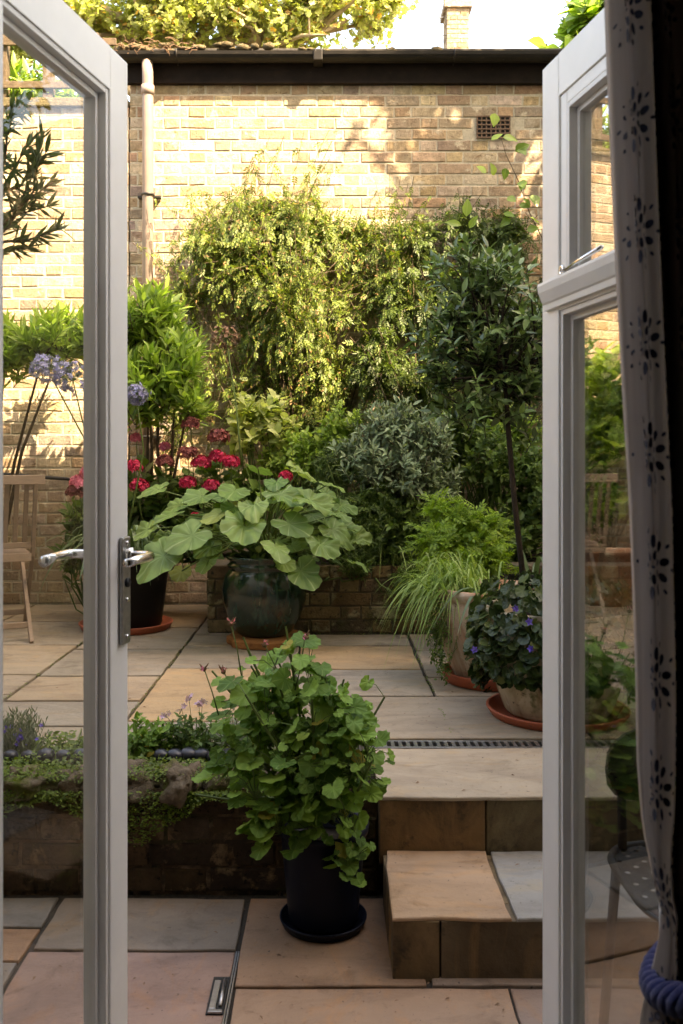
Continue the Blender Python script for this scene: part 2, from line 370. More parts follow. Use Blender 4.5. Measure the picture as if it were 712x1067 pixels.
def leaves(tmpl, pos, axis, up, size, jit=.25):
    V, T = tmpl; N = len(pos)
    pos = np.asarray(pos, float); x = norm(np.asarray(axis, float))
    up = np.asarray(up, float) + rg.normal(0, jit, (N, 3))
    z = norm(up - x*np.sum(up*x, 1, keepdims=True)); y = np.cross(z, x)
    size = np.asarray(size, float).reshape(N, 1, 1)
    Rm = np.stack([x, y, z], 1)                                     # rows are axes
    wv = np.tile(V[None], (N, 1, 1)); wv[:, :, 1] *= rg.uniform(.85, 1.15, (N, 1)); wv[:, :, 2] *= rg.uniform(.4, 1.7, (N, 1))
    P = pos[:, None, :] + size*np.einsum('nvk,nkj->nvj', wv, Rm)
    Tn = (T[None] + (np.arange(N)*len(V))[:, None, None]).reshape(-1, 3)
    return P.reshape(-1, 3), Tn, np.tile(V[:, :2], (N, 1))
def join(*parts):
    Vs, Ts, Us = [], [], []; o = 0
    for V, T, U_ in parts: Vs.append(V); Ts.append(T+o); Us.append(U_); o += len(V)
    return np.vstack(Vs), np.vstack(Ts), np.vstack(Us)
def grow(clumps, n, length=.18, up=.3, out=1.0, bias=(0, 0, 0), per=9, leaf=.08, tmpl=LANCE, droop=0, spread=1.0, root=None, stem_r=.0025, fill=.45, jit=.35, lean=.8, lvar=.25, limb=None, upf=1.0, avoid=()):
    """shoots ending inside ellipsoid clumps, leaves in a spiral along each; returns (leaves, stems)"""
    st = MB(); P = []; A = []; U_ = []; S = []
    w = np.array([c[2] if len(c) > 2 else 1.0 for c in clumps], float)
    w = w*np.array([c[1][0]*c[1][2] for c in clumps]); w /= w.sum()
    for i in range(n):
        c, rad = clumps[rg.choice(len(clumps), p=w)][:2]
        d = rg.normal(size=3); d /= np.linalg.norm(d)
        r = rg.random()**fill
        tip = np.array(c) + d*r*np.array(rad)
        if any(((tip[0]-q[0])/q[2])**2+((tip[2]-q[1])/q[3])**2 < 1 for q in avoid) and rg.random() < .93: continue
        dr = d*out + np.array([0, 0, up]) + np.array(bias) + rg.normal(0, .35, 3); dr /= np.linalg.norm(dr)
        L = length*rg.uniform(.6, 1.3)
        base = tip - dr*L
        k = max(2, int(per*rg.uniform(.7, 1.3)))
        ts = np.linspace(.12, 1, k)
        pts = [base + dr*L*t + np.array([0, 0, -1])*droop*L*t*t for t in np.linspace(0, 1, 4)]
        st.tube(pts, [stem_r, stem_r*.8, stem_r*.6, stem_r*.3], 3, False)
        ph = rg.random()*6.28
        s1 = np.cross(dr, [0.31, .2, .93]); s1 /= np.linalg.norm(s1)+1e-9; s2 = np.cross(dr, s1)
        for j, t in enumerate(ts):
            a = ph + j*2.4
            rd = s1*math.cos(a)+s2*math.sin(a)
            cur = dr + np.array([0, 0, -1])*droop*2*t
            P.append(base + dr*L*t + np.array([0, 0, -1])*droop*L*t*t)
            A.append(cur*lean*(.4+t) + rd*spread); U_.append(np.array([0, 0, upf])+dr*.6-.3*rd+np.array([0, -.35, 0])); S.append(leaf*rg.uniform(1-lvar, 1+lvar))
        if limb is not None and root is not None and i % limb == 0:
            q0 = np.array(root); q1 = base; mid = (q0+q1)/2 + rg.normal(0, .04, 3)
            st.tube([q0, q0*.65+mid*.35, mid, mid*.3+q1*.7, q1], [stem_r*3, stem_r*2.6, stem_r*2.1, stem_r*1.6, stem_r], 4, False)
    return leaves(tmpl, P, A, U_, S, jit), st
def plant(name, label, cat, root, lv, st, lm, sm, group=None, lname='foliage'):
    t = thing(name, label, cat, root, group)
    obj(lname, lv, M[lm], t); obj('stems', st, M[sm], t); return t
def strap(base, d, length, width, arch, tip_drop, n=9, fold=.25, yaw=0):
    """one arching blade as (V, T, UV)"""
    d = np.array([math.cos(d), math.sin(d), 0]); s = np.array([-d[1], d[0], 0])
    V = []; 
    for i in range(n):
        t = i/(n-1)
        p = np.array(base) + d*length*(arch*t + .0) + np.array([0, 0, 1])*length*(math.sin(t*1.7)*(1-arch*.6) - tip_drop*t*t) + s*yaw*t*t*length
        w = width*(1-t**3)*(.45+.55*min(1, t*5))*.5
        V += [p+s*w+np.array([0, 0, fold*w]), p, p-s*w+np.array([0, 0, fold*w])]
    V = np.array(V); T = []
    for i in range(n-1):
        a = i*3
        T += [(a, a+1, a+4), (a, a+4, a+3), (a+1, a+2, a+5), (a+1, a+5, a+4)]
    return V, np.array(T), np.tile([[0.5, .3], [.5, 0], [.5, -.3]], (n, 1))[:len(V)]

# ---------------------------------------------------------------- camera, light, sky
cam = bpy.data.cameras.new('camera'); co = link(bpy.data.objects.new('camera', cam))
co.location = (0, 0, CZ); co.rotation_euler = (R(90), 0, 0)
cam.sensor_fit = 'VERTICAL'; cam.sensor_height = 36; cam.sensor_width = 24; cam.lens = 36*F/1067
cam.shift_x = (356-CX)/1067; cam.shift_y = -(533.5-HV)/1067
cam.clip_start = .05; cam.clip_end = 400
cam.dof.use_dof = True; cam.dof.focus_distance = 3.8; cam.dof.aperture_fstop = 8.5
scn.camera = co
SUN = Vector((.53, -.49, .76)).normalized()
sl = bpy.data.lights.new('sun', 'SUN'); sl.energy = 3.0; sl.angle = R(.5); sl.color = (1, .93, .80)
so = link(bpy.data.objects.new('sun', sl)); so.rotation_euler = SUN.to_track_quat('Z', 'Y').to_euler(); so.location = (8, -9, 12)
w = bpy.data.worlds.new('World'); scn.world = w; w.use_nodes = True
sk = w.node_tree.nodes.new('ShaderNodeTexSky'); sk.sky_type = 'NISHITA'; sk.sun_disc = False
sk.sun_elevation = math.asin(SUN.z); sk.sun_rotation = math.atan2(SUN.x, SUN.y); sk.air_density = 1.0; sk.dust_density = 2.5; sk.ozone_density = .6
bg = w.node_tree.nodes['Background']; bg.inputs[1].default_value = .15
w.node_tree.links.new(sk.outputs[0], bg.inputs[0])
scn.view_settings.view_transform = 'Standard'; scn.view_settings.look = 'None'; scn.view_settings.gamma = 1
scn.view_settings.exposure = 3.25
scn.view_settings.use_white_balance = True; scn.view_settings.white_balance_temperature = 9700; scn.view_settings.white_balance_tint = 14
scn.cycles.max_bounces = 8; scn.cycles.transparent_max_bounces = 12; scn.cycles.use_denoising = True
scn.cycles.sample_clamp_indirect = 6
scn.cycles.caustics_reflective = False; scn.cycles.caustics_refractive = False

# ---------------------------------------------------------------- brickwork
BC = [(.47, .375, .265), (.44, .335, .225), (.52, .42, .30), (.38, .29, .205), (.47, .34, .21), (.43, .28, .18), (.50, .40, .28), (.28, .215, .165), (.53, .43, .32), (.45, .355, .25), (.43, .30, .185), (.34, .24, .165)]
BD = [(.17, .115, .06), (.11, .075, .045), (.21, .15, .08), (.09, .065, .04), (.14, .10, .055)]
def bricks(mb, org, ax, nrm, length, height, pal, course=.075, depth=.03, skip=None, stretch=.2275, head=.1135, z0=0):
    """Flemish bond face of single chamfered bricks standing just proud of the mortar bed"""
    ax = Vector(ax); nrm = Vector(nrm); org = Vector(org)
    for r in range(int(height/course)):
        x = -.17*(r % 2) - random.random()*.02; k = 0
        while x < length:
            L = stretch if k % 2 == 0 else head; k += 1
            a, b = max(0, x+.005), min(length, x+L-.005); x += L
            if b-a < .03: continue
            z, z1 = r*course+.005, (r+1)*course-.005
            if skip and skip((a+b)/2, (z+z1)/2): continue
            j = lambda s=.003: random.uniform(-s, s)
            pr = random.uniform(-.0015, .004); e = .0045
            col = random.choice(pal); f = random.uniform(.8, 1.15); col = (col[0]*f, col[1]*f*random.uniform(.95, 1.03), col[2]*f*random.uniform(.9, 1.1))
            out = [(a+j(), z+j()), (b+j(), z+j()), (b+j(), z1+j()), (a+j(), z1+j())]
            inn = [(out[0][0]+e, out[0][1]+e), (out[1][0]-e, out[1][1]+e), (out[2][0]-e, out[2][1]-e), (out[3][0]+e, out[3][1]-e)]
            V = [org+ax*p[0]+Vector((0, 0, p[1]))-nrm*depth for p in out]+[org+ax*p[0]+Vector((0, 0, p[1]))+nrm*(pr-.0035) for p in out]+[org+ax*p[0]+Vector((0, 0, p[1]))+nrm*pr for p in inn]
            Fs = [(8, 9, 10, 11)]
            for i in range(4):
                i2 = (i+1) % 4; Fs += [(4+i, 4+i2, 8+i2, 8+i), (i, i2, 4+i2, 4+i)]
            if ax.cross(Vector((0, 0, 1))).dot(nrm) < 0: Fs = [f_[::-1] for f_ in Fs]
            mb.add(V, Fs, False, col)
YW = 6.11
# garden end wall: left length lower, right length is the outbuilding's wall
gw = thing('brick_wall', 'yellow stock brick garden wall, left of the downpipe, lower than the outbuilding', 'wall', (-3.4, YW, ZP))
mb = MB(); bricks(mb, (-3.3, YW, ZP), (1, 0, 0), (0, -1, 0), 1.96, 3.30, BC); obj('brickwork', mb, M['brick'], gw)
mb = MB(); mb.box((-3.5, YW+.003, ZP-.3), (-1.342, YW+.25, ZP+3.29)); obj('mortar_core', mb, M['mortar'], gw)
mb = MB(); mb.box((-3.5, YW-.03, ZP+3.29), (-1.345, YW+.28, ZP+3.35), .008); obj('coping', mb, M['moss'], gw)
ob = thing('outbuilding', 'yellow brick outbuilding wall with black fascia closing the garden behind the climber', 'outbuilding', (1, YW, ZP))
vx0, vx1, vz0, vz1 = at(497, 144, YW)[0], at(531, 122, YW)[0], at(497, 144, YW)[2], at(497, 122, YW)[2]
mb = MB(); bricks(mb, (-1.335, YW, ZP), (1, 0, 0), (0, -1, 0), 9.2, 3.47, BC, skip=lambda x, z: vx0 < x-1.335 < vx1 and vz0 < z+ZP < vz1); obj('brickwork', mb, M['brick'], ob)
mb = MB(); mb.box((-1.33, YW+.003, ZP-.3), (7.8, YW+3, ZP+3.44)); obj('mortar_core', mb, M['mortar'], ob)
mb = MB(); mb.box((-1.36, YW-.045, 3.735), (8, YW-.002, 3.90), .004); obj('fascia', mb, M['fascia'], ob)
mb = MB(); mb.box((-1.38, YW-.07, 3.902), (8, YW+3.1, 3.955), .006); obj('roof', mb, M['roof'], ob)
# gutter half round with joints
g = MB(); gy, gz, gr = YW-.105, 3.90, .055
prof = [(math.cos(a)*gr, math.sin(a)*gr) for a in np.linspace(math.pi, 2*math.pi, 9)]
vs = []; fs = []
for x in (-1.40, 8.0):
    vs += [(x, gy+p[0], gz+p[1]) for p in prof] + [(x, gy+p[0]*.9, gz+p[1]*.9) for p in prof[::-1]]
n = 18
for k in range(n): fs.append((k, (k+1) % n, n+(k+1) % n, n+k))
fs += [tuple(range(n))[::-1], tuple(range(n, 2*n))]
g.add(vs, fs)
for x in (-.02+at(335, 0, YW)[0], 1.75): g.box((x-.03, gy-.062, gz-.064), (x+.03, gy+.055, gz+.008), .006)
go = obj('gutter', g, M['gutter'], ob)
for x in np.arange(-1.0, 3.8, .9):
    g = MB(); g.tube([(x, gy+.06, gz), (x, gy+.02, gz-.065), (x, gy-.05, gz-.04), (x, gy-.062, gz+.01)], .005, 5); obj('bracket', g, M['gutter'], go)
g = MB()
for i in range(240):
    x = random.uniform(-1.4, 3.9); dens = math.exp(-((x+1.1)/.9)**2)
    if random.random() > .25+.75*dens: continue
    g.ball((x, gy+random.uniform(-.03, .1), gz+.0+random.uniform(0, .03)+.03*dens), (random.uniform(.02, .06), .03, random.uniform(.01, .03)), 1, .5)
mo = obj('moss', g, M['moss'], ob); mo['kind'] = 'stuff'; mo['label'] = 'dead brown moss heaped along the roof edge and gutter'
g = MB()
for i in range(60):
    x = -1.15+random.gauss(0, .13); z = gz+.02+random.uniform(-.01, .06); a = random.uniform(0, 6.28)
    g.tube([(x, gy-.02, z), (x+.05*math.cos(a), gy-.05+random.uniform(-.03, .03), z+.03*math.sin(a)), (x+.08*math.cos(a), gy-.055, z+.035*math.sin(a)-.015)], .0018, 3, False)
tag(obj('twig_nest', g, M['bud']), 'tangle of dry twigs caught in the gutter above the downpipe', 'twigs')['kind'] = 'stuff'
# downpipe
dx = at(153.5, 0, 6)[0]
dp = thing('downpipe', 'faded pinkish downpipe running down the wall from the gutter', 'downpipe', (dx, YW-.09, ZP))
g = MB(); g.tube([(dx, YW-.105, 3.86), (dx, YW-.09, 3.75), (dx, YW-.09, ZP)], .036, 14); obj('pipe', g, M['pipe'], dp)
for zz in (2.98, 1.4):
    g = MB(); g.tube([(dx, YW-.09, zz-.0), (dx, YW-.09, zz+.0125)], .046, 14); g.box((dx-.075, YW-.05, zz), (dx+.075, YW-.006, zz+.014), .002); obj('pipe_clip', g, M['iron'], dp)
g = MB(); g.tube([(dx, YW-.09, 3.70), (dx, YW-.09, 3.64)], .043, 14); obj('pipe_collar', g, M['pipe'], dp)
# vent
vt = thing('air_vent', 'small square grid air brick set in the wall under the gutter', 'vent', (vx0, YW, vz0))
g = MB(); g.box((vx0, YW+.001, vz0), (vx1, YW+.007, vz1)); obj('back_plate', g, M['iron'], vt)
g = MB()
for i in range(8):
    x = vx0+(vx1-vx0)*i/7; g.box((x-.004, YW-.016, vz0), (x+.004, YW-.006, vz1))
for i in range(6):
    z = vz0+(vz1-vz0)*i/5; g.box((vx0-.004, YW-.0185, z-.004), (vx1+.004, YW-.0045, z+.004))
obj('grid', g, surf('rusty grille', (.16, .10, .07), .8, .3, var=(40, .3)), vt)
# left boundary wall and right fence
lw = thing('boundary_wall', 'sunlit yellow brick side wall along the left of the garden', 'wall', (-3.3, 4, ZP))
mb = MB(); bricks(mb, (-3.3, 1.4, ZP), (0, 1, 0), (1, 0, 0), 4.7, 2.5, BC); obj('brickwork', mb, M['brick'], lw)
mb = MB(); mb.box((-3.52, 1.3, -.1), (-3.303, YW, ZP+2.5)); obj('mortar_core', mb, M['mortar'], lw)
fn = thing('board_fence', 'horizontal board fence along the right side of the garden', 'fence', (2.35, 4, ZP))
mb = MB()
for i in range(13):
    mb.box((2.35+random.uniform(0, .004), 1.5, ZP+i*.15+.004), (2.375, 6.0, ZP+i*.15+.146), .003)
obj('boards', mb, M['fencewood'], fn)
for y in (1.6, 3.0, 4.4, 5.8):
    mb = MB(); mb.box((2.38, y, -.1), (2.47, y+.09, ZP+2.05), .004); obj('post', mb, M['fencewood'], fn)

# ---------------------------------------------------------------- ground and flags
g = MB(); g.add([(-200, -200, -.08), (200, -200, -.08), (200, 200, -.08), (-200, 200, -.08)], [(0, 1, 2, 3)]); struct('ground', g, M['ground'])
def slab(mb, x0, y0, x1, y1, z, col, th=.045, gap=.005, wob=.003, tilt=.0018):
    P = []
    def edge(a, b):
        L = math.dist(a, b); n = max(2, int(L/.05))
        for i in range(n):
            t = i/n; p = (a[0]+(b[0]-a[0])*t, a[1]+(b[1]-a[1])*t)
            q = noise.noise_vector(Vector((p[0]*9, p[1]*9, z*7+x0)))+noise.noise_vector(Vector((p[0]*30, p[1]*30, z*7+x0)))*.5
            P.append((p[0]+q.x*wob, p[1]+q.y*wob))
    j = lambda: random.uniform(-.004, .004)
    cs = [(x0+gap+j(), y0+gap+j()), (x1-gap+j(), y0+gap+j()), (x1-gap+j(), y1-gap+j()), (x0+gap+j(), y1-gap+j())]
    for i in range(4): edge(cs[i], cs[(i+1) % 4])
    cx, cy = (x0+x1)/2, (y0+y1)/2; n = len(P); e = .004
    tx, ty = random.uniform(-tilt, tilt), random.uniform(-tilt, tilt)
    def zz(p): return z+tx*(p[0]-cx)/.5+ty*(p[1]-cy)/.5
    def inset(p, k):
        d = Vector((cx-p[0], cy-p[1])); m = max(abs(x1-x0), abs(y1-y0))/2
        sx = max(-1, min(1, (cx-p[0])/((x1-x0)/2)))*k; sy = max(-1, min(1, (cy-p[1])/((y1-y0)/2)))*k
        return (p[0]+sx, p[1]+sy)
    V = [(p[0], p[1], z-th) for p in P]+[(p[0], p[1], zz(p)-e) for p in P]+[(*inset(p, e*.35), zz(p)-e*.3) for p in P]+[(*inset(p, e*1.4), zz(p)) for p in P]
    Fs = [tuple(3*n+i for i in range(n))]
    for r in range(3):
        for i in range(n): Fs.append((r*n+i, r*n+(i+1) % n, (r+1)*n+(i+1) % n, (r+1)*n+i))
    mb.add(V, Fs, False, col)
FC = [(.32, .26, .19), (.355, .285, .21), (.30, .255, .20), (.34, .265, .185), (.37, .275, .18), (.32, .25, .18), (.30, .25, .19)]
OCH = (.41, .285, .165)
cols = [(-3.3, -2.6, [3.0, 3.5, 4.2, 4.8, 5.5, 6.1]), (-2.6, -1.95, [3.0, 3.7, 4.1, 4.9, 5.4, 6.1]), (-1.95, -1.3, [3.0, 3.36, 3.75, 4.10, 4.75, 5.45, 6.1]), (-1.3, -.75, [3.0, 3.3, 3.65, 4.07, 4.65, 5.25, 6.1]),
        (-.75, -.16, [3.0, 3.365, 4.22, 4.73, 5.05, 6.1]), (-.16, .42, [3.145, 3.72, 4.20, 4.73, 5.05]),
        (.42, 1.15, [3.145, 3.72, 4.05, 4.62, 5.05]), (1.15, 1.75, [3.145, 3.9, 4.5, 5.05]), (1.75, 2.35, [3.145, 3.6, 4.3, 5.05])]
mb = MB()
for x0, x1, ys in cols:
    for i in range(len(ys)-1):
        y0, y1 = ys[i], ys[i+1]; c = random.choice(FC)
        if x0 == -.75 and abs(y0-3.365) < .01: c = OCH
        if x0 == -.16 and abs(y0-4.20) < .01: c = (.39, .275, .165)
        if x0 == -1.3 and abs(y0-3.65) < .01: c = (.37, .28, .19)
        if abs(y0-3.145) < .001 and x0 < 0: x1_ = .9; c = (.32, .26, .195)
        elif abs(y0-3.145) < .001 and x0 == .42: continue
        else: x1_ = x1
        xa = max(x0, -.22) if (x0 == -.16 and abs(y0-3.145) < .01) else x0
        if x0 == 1.15 and y0 < 3.2: xa = .9
        slab(mb, x0 if x0 != 1.15 or y0 > 3.2 else .9, y0+.004, x1_, y1-.004, ZP, c, gap=.0075, wob=.005)
struct('patio', mb, M['flag'])
mb = MB()
mb.box((-3.3, 3.0, -.05), (2.35, YW+.1, ZP-.016)); struct('patio_bed', mb, M['joint'])
# lower patio flags
LC = [(.30, .235, .19), (.27, .22, .185), (.25, .225, .20), (.34, .23, .17), (.29, .21, .165)]
mb = MB()
low = [(-.773, -.237, 2.353, 2.64, (.29, .23, .18)), (-.773, -.237, 1.75, 2.353, (.36, .235, .185)), (-1.25, -.773, 2.47, 2.64, (.25, .225, .195)),
       (-1.05, -.773, 2.30, 2.47, (.38, .22, .13)), (-1.6, -1.05, 2.30, 2.47, (.27, .23, .19)), (-1.6, -1.25, 2.47, 2.64, (.3, .22, .17)), (-1.3, -.773, 1.75, 2.30, (.27, .24, .215)), (-2.2, -1.3, 1.75, 2.30, (.3, .22, .17)), (-2.2, -1.6, 2.30, 2.64, (.3, .22, .17)), (-3.3, -2.2, 1.4, 2.1, LC[0]), (-3.3, -2.2, 2.1, 2.64, LC[3]),
       (-.237, .235, 2.19, 2.64, (.36, .225, .145)), (-.237, .42, 1.75, 2.19, (.42, .27, .18)), (.42, 1.0, 1.62, 2.19, (.33, .23, .18)),
       (.235, 2.35, 2.19, 2.24, (.3, .22, .17)), (1.0, 1.7, 1.45, 2.19, (.27, .23, .2)), (1.7, 2.35, 1.45, 2.19, (.3, .22, .17)),
       (-1.3, -.6, 1.42, 1.75, LC[1]), (-2.2, -1.3, 1.42, 1.75, LC[2]), (-.6, -.1, 1.42, 1.75, LC[4]), (-.1, .42, 1.42, 1.75, LC[0]), (.42, 1.0, 1.42, 1.62, LC[1])]
for x0, x1, y0, y1, c in low: slab(mb, x0, y0, x1, y1, 0, (c[0]*.92, c[1]*.9, c[2]*.88), gap=.006, wob=.0045)
struct('lower_patio', mb, M['flaglow'])
mb = MB(); mb.box((-3.3, 1.28, -.07), (2.35, 3.0, -.009)); struct('lower_patio_bed', mb, M['joint'])
# inspection cover edge and lifting slot
ic = thing('inspection_cover', 'recessed inspection cover edge with steel lifting slot between lower flagstones', 'drain cover', (-.237, 2.1, 0))
g = MB(); g.box((-.2415, 1.62, -.006), (-.2385, 2.345, .0015)); g.box((-.2355, 1.62, -.006), (-.2325, 2.345, .0015)); obj('frame', g, M['darksteel'], ic)
g = MB(); g.box((-.283, 2.075, .0005), (-.243, 2.225, .004), .001); obj('slot_plate', g, M['iron'], ic)
g = MB(); g.box((-.2775, 2.09, .0045), (-.262, 2.205, .0075), .0015); g.tube([(-.253, 2.10, .008), (-.253, 2.205, .008)], .004, 8); g.box((-.278, 2.075, .0042), (-.246, 2.085, .009), .001); obj('lifting_bar', g, M['darksteel'], ic)

# ---------------------------------------------------------------- steps and drain
XL = .145
sp = thing('garden_steps', 'two sandstone steps up to the patio beside the blue black pot', 'steps', (1, 2.5, 0))
def riser(x0, x1, y, z0, z1, col, d=.09, T=None):
    g = MB(); g.box((x0, y, z0), (x1, y+d, z1), .003, None, col); return g
TR = [(XL-.001, .438, 2.216, 2.60, .150, (.46, .30, .19)), (.442, 1.2, 2.216, 2.60, .150, (.33, .31, .28)), (1.2, 1.945, 2.216, 2.60, .150, (.40, .3, .22)),
      (XL-.013, 1.12, 2.596, 3.045, .302, (.40, .32, .235)), (1.12, 1.945, 2.596, 3.045, .302, (.42, .34, .26))]
for x0, x1, y0, y1, z, c in TR:
    g = MB(); slab(g, x0, y0, x1, y1, z, c, th=.010, gap=.0025, wob=.008); o = obj('step_tread', g, M['flag'], sp)
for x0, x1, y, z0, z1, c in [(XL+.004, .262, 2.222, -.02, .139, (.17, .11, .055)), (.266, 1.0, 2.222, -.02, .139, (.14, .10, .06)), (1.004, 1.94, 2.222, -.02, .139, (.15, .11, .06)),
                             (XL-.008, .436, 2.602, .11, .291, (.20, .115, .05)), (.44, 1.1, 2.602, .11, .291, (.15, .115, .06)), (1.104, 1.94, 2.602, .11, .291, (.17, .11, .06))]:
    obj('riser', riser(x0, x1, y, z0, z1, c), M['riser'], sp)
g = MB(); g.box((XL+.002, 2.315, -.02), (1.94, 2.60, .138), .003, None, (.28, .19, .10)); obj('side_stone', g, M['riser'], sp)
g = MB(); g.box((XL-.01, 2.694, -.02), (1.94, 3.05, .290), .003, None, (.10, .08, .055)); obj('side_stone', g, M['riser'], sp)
dr = thing('channel_drain', 'slotted steel channel drain set flush across the top of the steps', 'drain', (1, 3.1, ZP))
g = MB(); g.box((XL-.03, 3.050, .2), (1.95, 3.142, .281)); obj('channel', g, M['iron'], dr)
g = MB(); g.box((XL-.03, 3.050, .285), (1.95, 3.062, .301), .001); g.box((XL-.03, 3.118, .285), (1.95, 3.128, .301), .001)
x = XL-.02
while x < 1.94: 
    g.box((x, 3.062, .288), (x+.012, 3.118, .2995)); x += .0255
obj('grate', g, M['darksteel'], dr)

# ---------------------------------------------------------------- retaining wall and its planting
rw = thing('retaining_wall', 'low rough brown retaining wall with mossy stones left of the steps', 'wall', (-1.5, 2.7, 0))
def rough_wall(x0, x1, y, z0, z1, amp=.010):
    g = MB(); nx = int((x1-x0)/.02); nz = 18; V = []; Fs = []
    for j in range(nz+1):
        for i in range(nx+1):
            X = x0+(x1-x0)*i/nx; Z = z0+(z1-z0)*j/nz
            d = noise.noise(Vector((X*5, Z*16, 1)))*amp + noise.noise(Vector((X*18, Z*40, 4)))*amp*.5
            course = abs(((Z/.085) % 1)-.5)
            d -= .008*max(0, course-.42)*12
            V.append((X, y-d+.004, Z))
    for j in range(nz):
        for i in range(nx):
            a = j*(nx+1)+i; Fs.append((a, a+1, a+nx+2, a+nx+1))
    g.add(V, Fs, True); return g
obj('wall_face', rough_wall(-3.3, XL-.012, 2.664, -.02, .30), M['retwall'], rw)
mb = MB(); bricks(mb, (-3.3, 2.662, -.0), (1, 0, 0), (0, -1, 0), 3.43, .296, [(.10, .065, .038), (.075, .05, .03), (.13, .082, .046), (.06, .042, .03), (.11, .08, .05)], course=.074, stretch=.24, head=.13); obj('brickwork', mb, M['retbrick'], rw)
g = MB(); g.box((-3.3, 2.69, -.05), (XL-.014, 2.99, .285)); obj('soil', g, M['soil'], rw)
x = -3.3
while x < -.09:
    L = random.uniform(.09, .2); g = MB()
    g.ball((x+L/2, 2.72+random.uniform(-.01, .02), .287+random.uniform(-.008, .012)), (L/2*1.06, .078, .05+random.uniform(0, .018)), 4, .55, fr=3.2)
    obj('coping_stone', g, M['rock'], rw); x += L*.96
def patch(n, f, tmpl, size, mat, name, label, up=(0, -.3, 1), sp=.8):
    P, A, U_, S = [], [], [], []
    while len(P) < n:
        p = f()
        if p is None: continue
        P.append(p); a = rg.random()*6.28; A.append((math.cos(a), math.sin(a)-.3, rg.uniform(-.5, .6))); U_.append(up); S.append(size*rg.uniform(.6, 1.4))
    o = obj(name, leaves(tmpl, P, A, U_, S, .5), M[mat]); o['kind'] = 'stuff'; return o
def fmoss():
    x = rg.uniform(-2.4, -.0); k = noise.noise(Vector((x*3.1, 4.4, 0)))
    k2 = noise.noise(Vector((x*9, 1.4, 0)))
    hang = max(0, .03+.24*max(0, k+.12)+.07*k2)
    if rg.random() < .55:
        t = rg.random(); return (x, 2.655-.02*rg.random()-.012*t, .30-hang*t)
    if k+.4*k2 < -.22: return None
    return (x, rg.uniform(2.65, 2.80), .335+rg.uniform(-.01, .012)+.01*k2)
patch(22000, fmoss, OVAL, .0095, 'L_ground', 'moss_cover', '', sp=.8)
def fgc():
    x = rg.uniform(-2.6, .02); k = noise.noise(Vector((x*4, 9, 0)))
    y = rg.uniform(2.80, 3.03); return (x, y, .30+.05*(k+.6)*rg.random()+.02*rg.random())
patch(9000, fgc, OVAL, .017, 'L_ground', 'ground_cover', '')
cob_u = [-30, -8, 12, 30, 48, 66, 84, 168, 182, 196, 210, 224, 238]
words = {}
for i, u in enumerate(cob_u):
    p = at(u, 786, 2.84); g = MB(); r = random.uniform(.019, .025)
    g.ball((p[0], 2.84+random.uniform(-.01, .01), .342), (r*1.15, r, r*.9), 3, .12)
    tag(obj('cobble', g, M['cobble']), 'blue black rounded cobble in the row edging the planted wall top', 'cobble', 'dark cobbles edging the planting on the retaining wall')
# lavender tufts
def tuft(p, n, h, w, mat, bl=NARROW):
    V = []
    P, A, U_, S = [], [], [], []
    st = MB()
    for i in range(n):
        a = rg.random()*6.28; l = rg.uniform(0, w); top = np.array([p[0]+math.cos(a)*l, p[1]+math.sin(a)*l*.7, p[2]+h*rg.uniform(.5, 1.1)])
        b = np.array([p[0]+math.cos(a)*l*.3, p[1]+math.sin(a)*l*.3, p[2]])
        st.tube([b, (b+top)/2+np.array([0, 0, .01]), top], .0009, 3, False)
        for j in range(7):
            t = .2+.8*j/7; aa = rg.random()*6.28
            P.append(b+(top-b)*t); A.append((math.cos(aa)*.6, math.sin(aa)*.6, .9)); U_.append((0, -1, .3)); S.append(.022*rg.uniform(.7, 1.3))
    return leaves(bl, P, A, U_, S), st
for i, (u, v, n, lab) in enumerate([(12, 790, 60, 'grey lavender tuft on the wall top nearest the left edge'), (28, 788, 55, 'grey lavender tuft just right of its twin behind the cobbles')]):
    p = at(u, v, 2.9); p = (p[0], p[1], .31); lv, st = tuft(p, n, .15, .09, 'L_lav')
    t = plant('lavender', lab, 'lavender', p, lv, st, 'L_lav', 'stem')
    fp = [(p[0]+rg.uniform(-.05, .06), p[1]-.03, p[2]+rg.uniform(.05, .12)) for _ in range(9)]
    for q in fp: obj('flower', leaves(FLOW, [q], rg.normal(size=(1, 3)), [(0, -1, .5)], [.016]), M['P_violet'], t)
def lowplant(u, v, Y, rx, h, n, leaf, tmpl, mat, name, label, cat, fl=None, zb=.30, per=8):
    p = at(u, v, Y); p = (p[0], Y, zb)
    lv, st = grow([((p[0], Y, zb+h*.55), (rx, .09, h*.5))], n, .07, .8, .8, per=per, leaf=leaf, tmpl=tmpl, stem_r=.0012, root=p, limb=2)
    t = plant(name, label, cat, p, lv, st, mat, 'stem')
    if fl:
        q = [at(a, b, Y-.03) for a, b in fl[1]]
        for c in q:
            g = MB(); g.tube([(p[0]+(c[0]-p[0])*.5, Y, zb+h*.5), (c[0], c[1], c[2])], .001, 4); obj('stem', g, M['stem'], t)
            obj('flower', leaves(FLOW, [c, (c[0]+.008, c[1], c[2]+.006), (c[0]-.009, c[1], c[2]-.004)], rg.normal(size=(3, 3)), [(0, -1, .2)]*3, [.024]*3), M[fl[0]], t)
    return t
lowplant(152, 770, 2.92, .10, .13, 70, .028, OVAL, 'L_ger', 'wall_plant', 'fresh green leafy plant on the wall top beside the left door', 'plant')
lowplant(205, 765, 2.93, .13, .14, 90, .022, OVAL, 'L_hyd', 'wall_plant', 'small pink flowered plant on the wall top left of the geranium', 'plant', ('P_lilac', [(197, 727), (208, 732), (211, 733), (173, 745), (189, 738)]))
lowplant(75, 785, 2.93, .2, .07, 60, .018, OVAL, 'L_ground', 'wall_plant', 'low mat of green leaves behind the cobbles seen through left pane', 'plant')
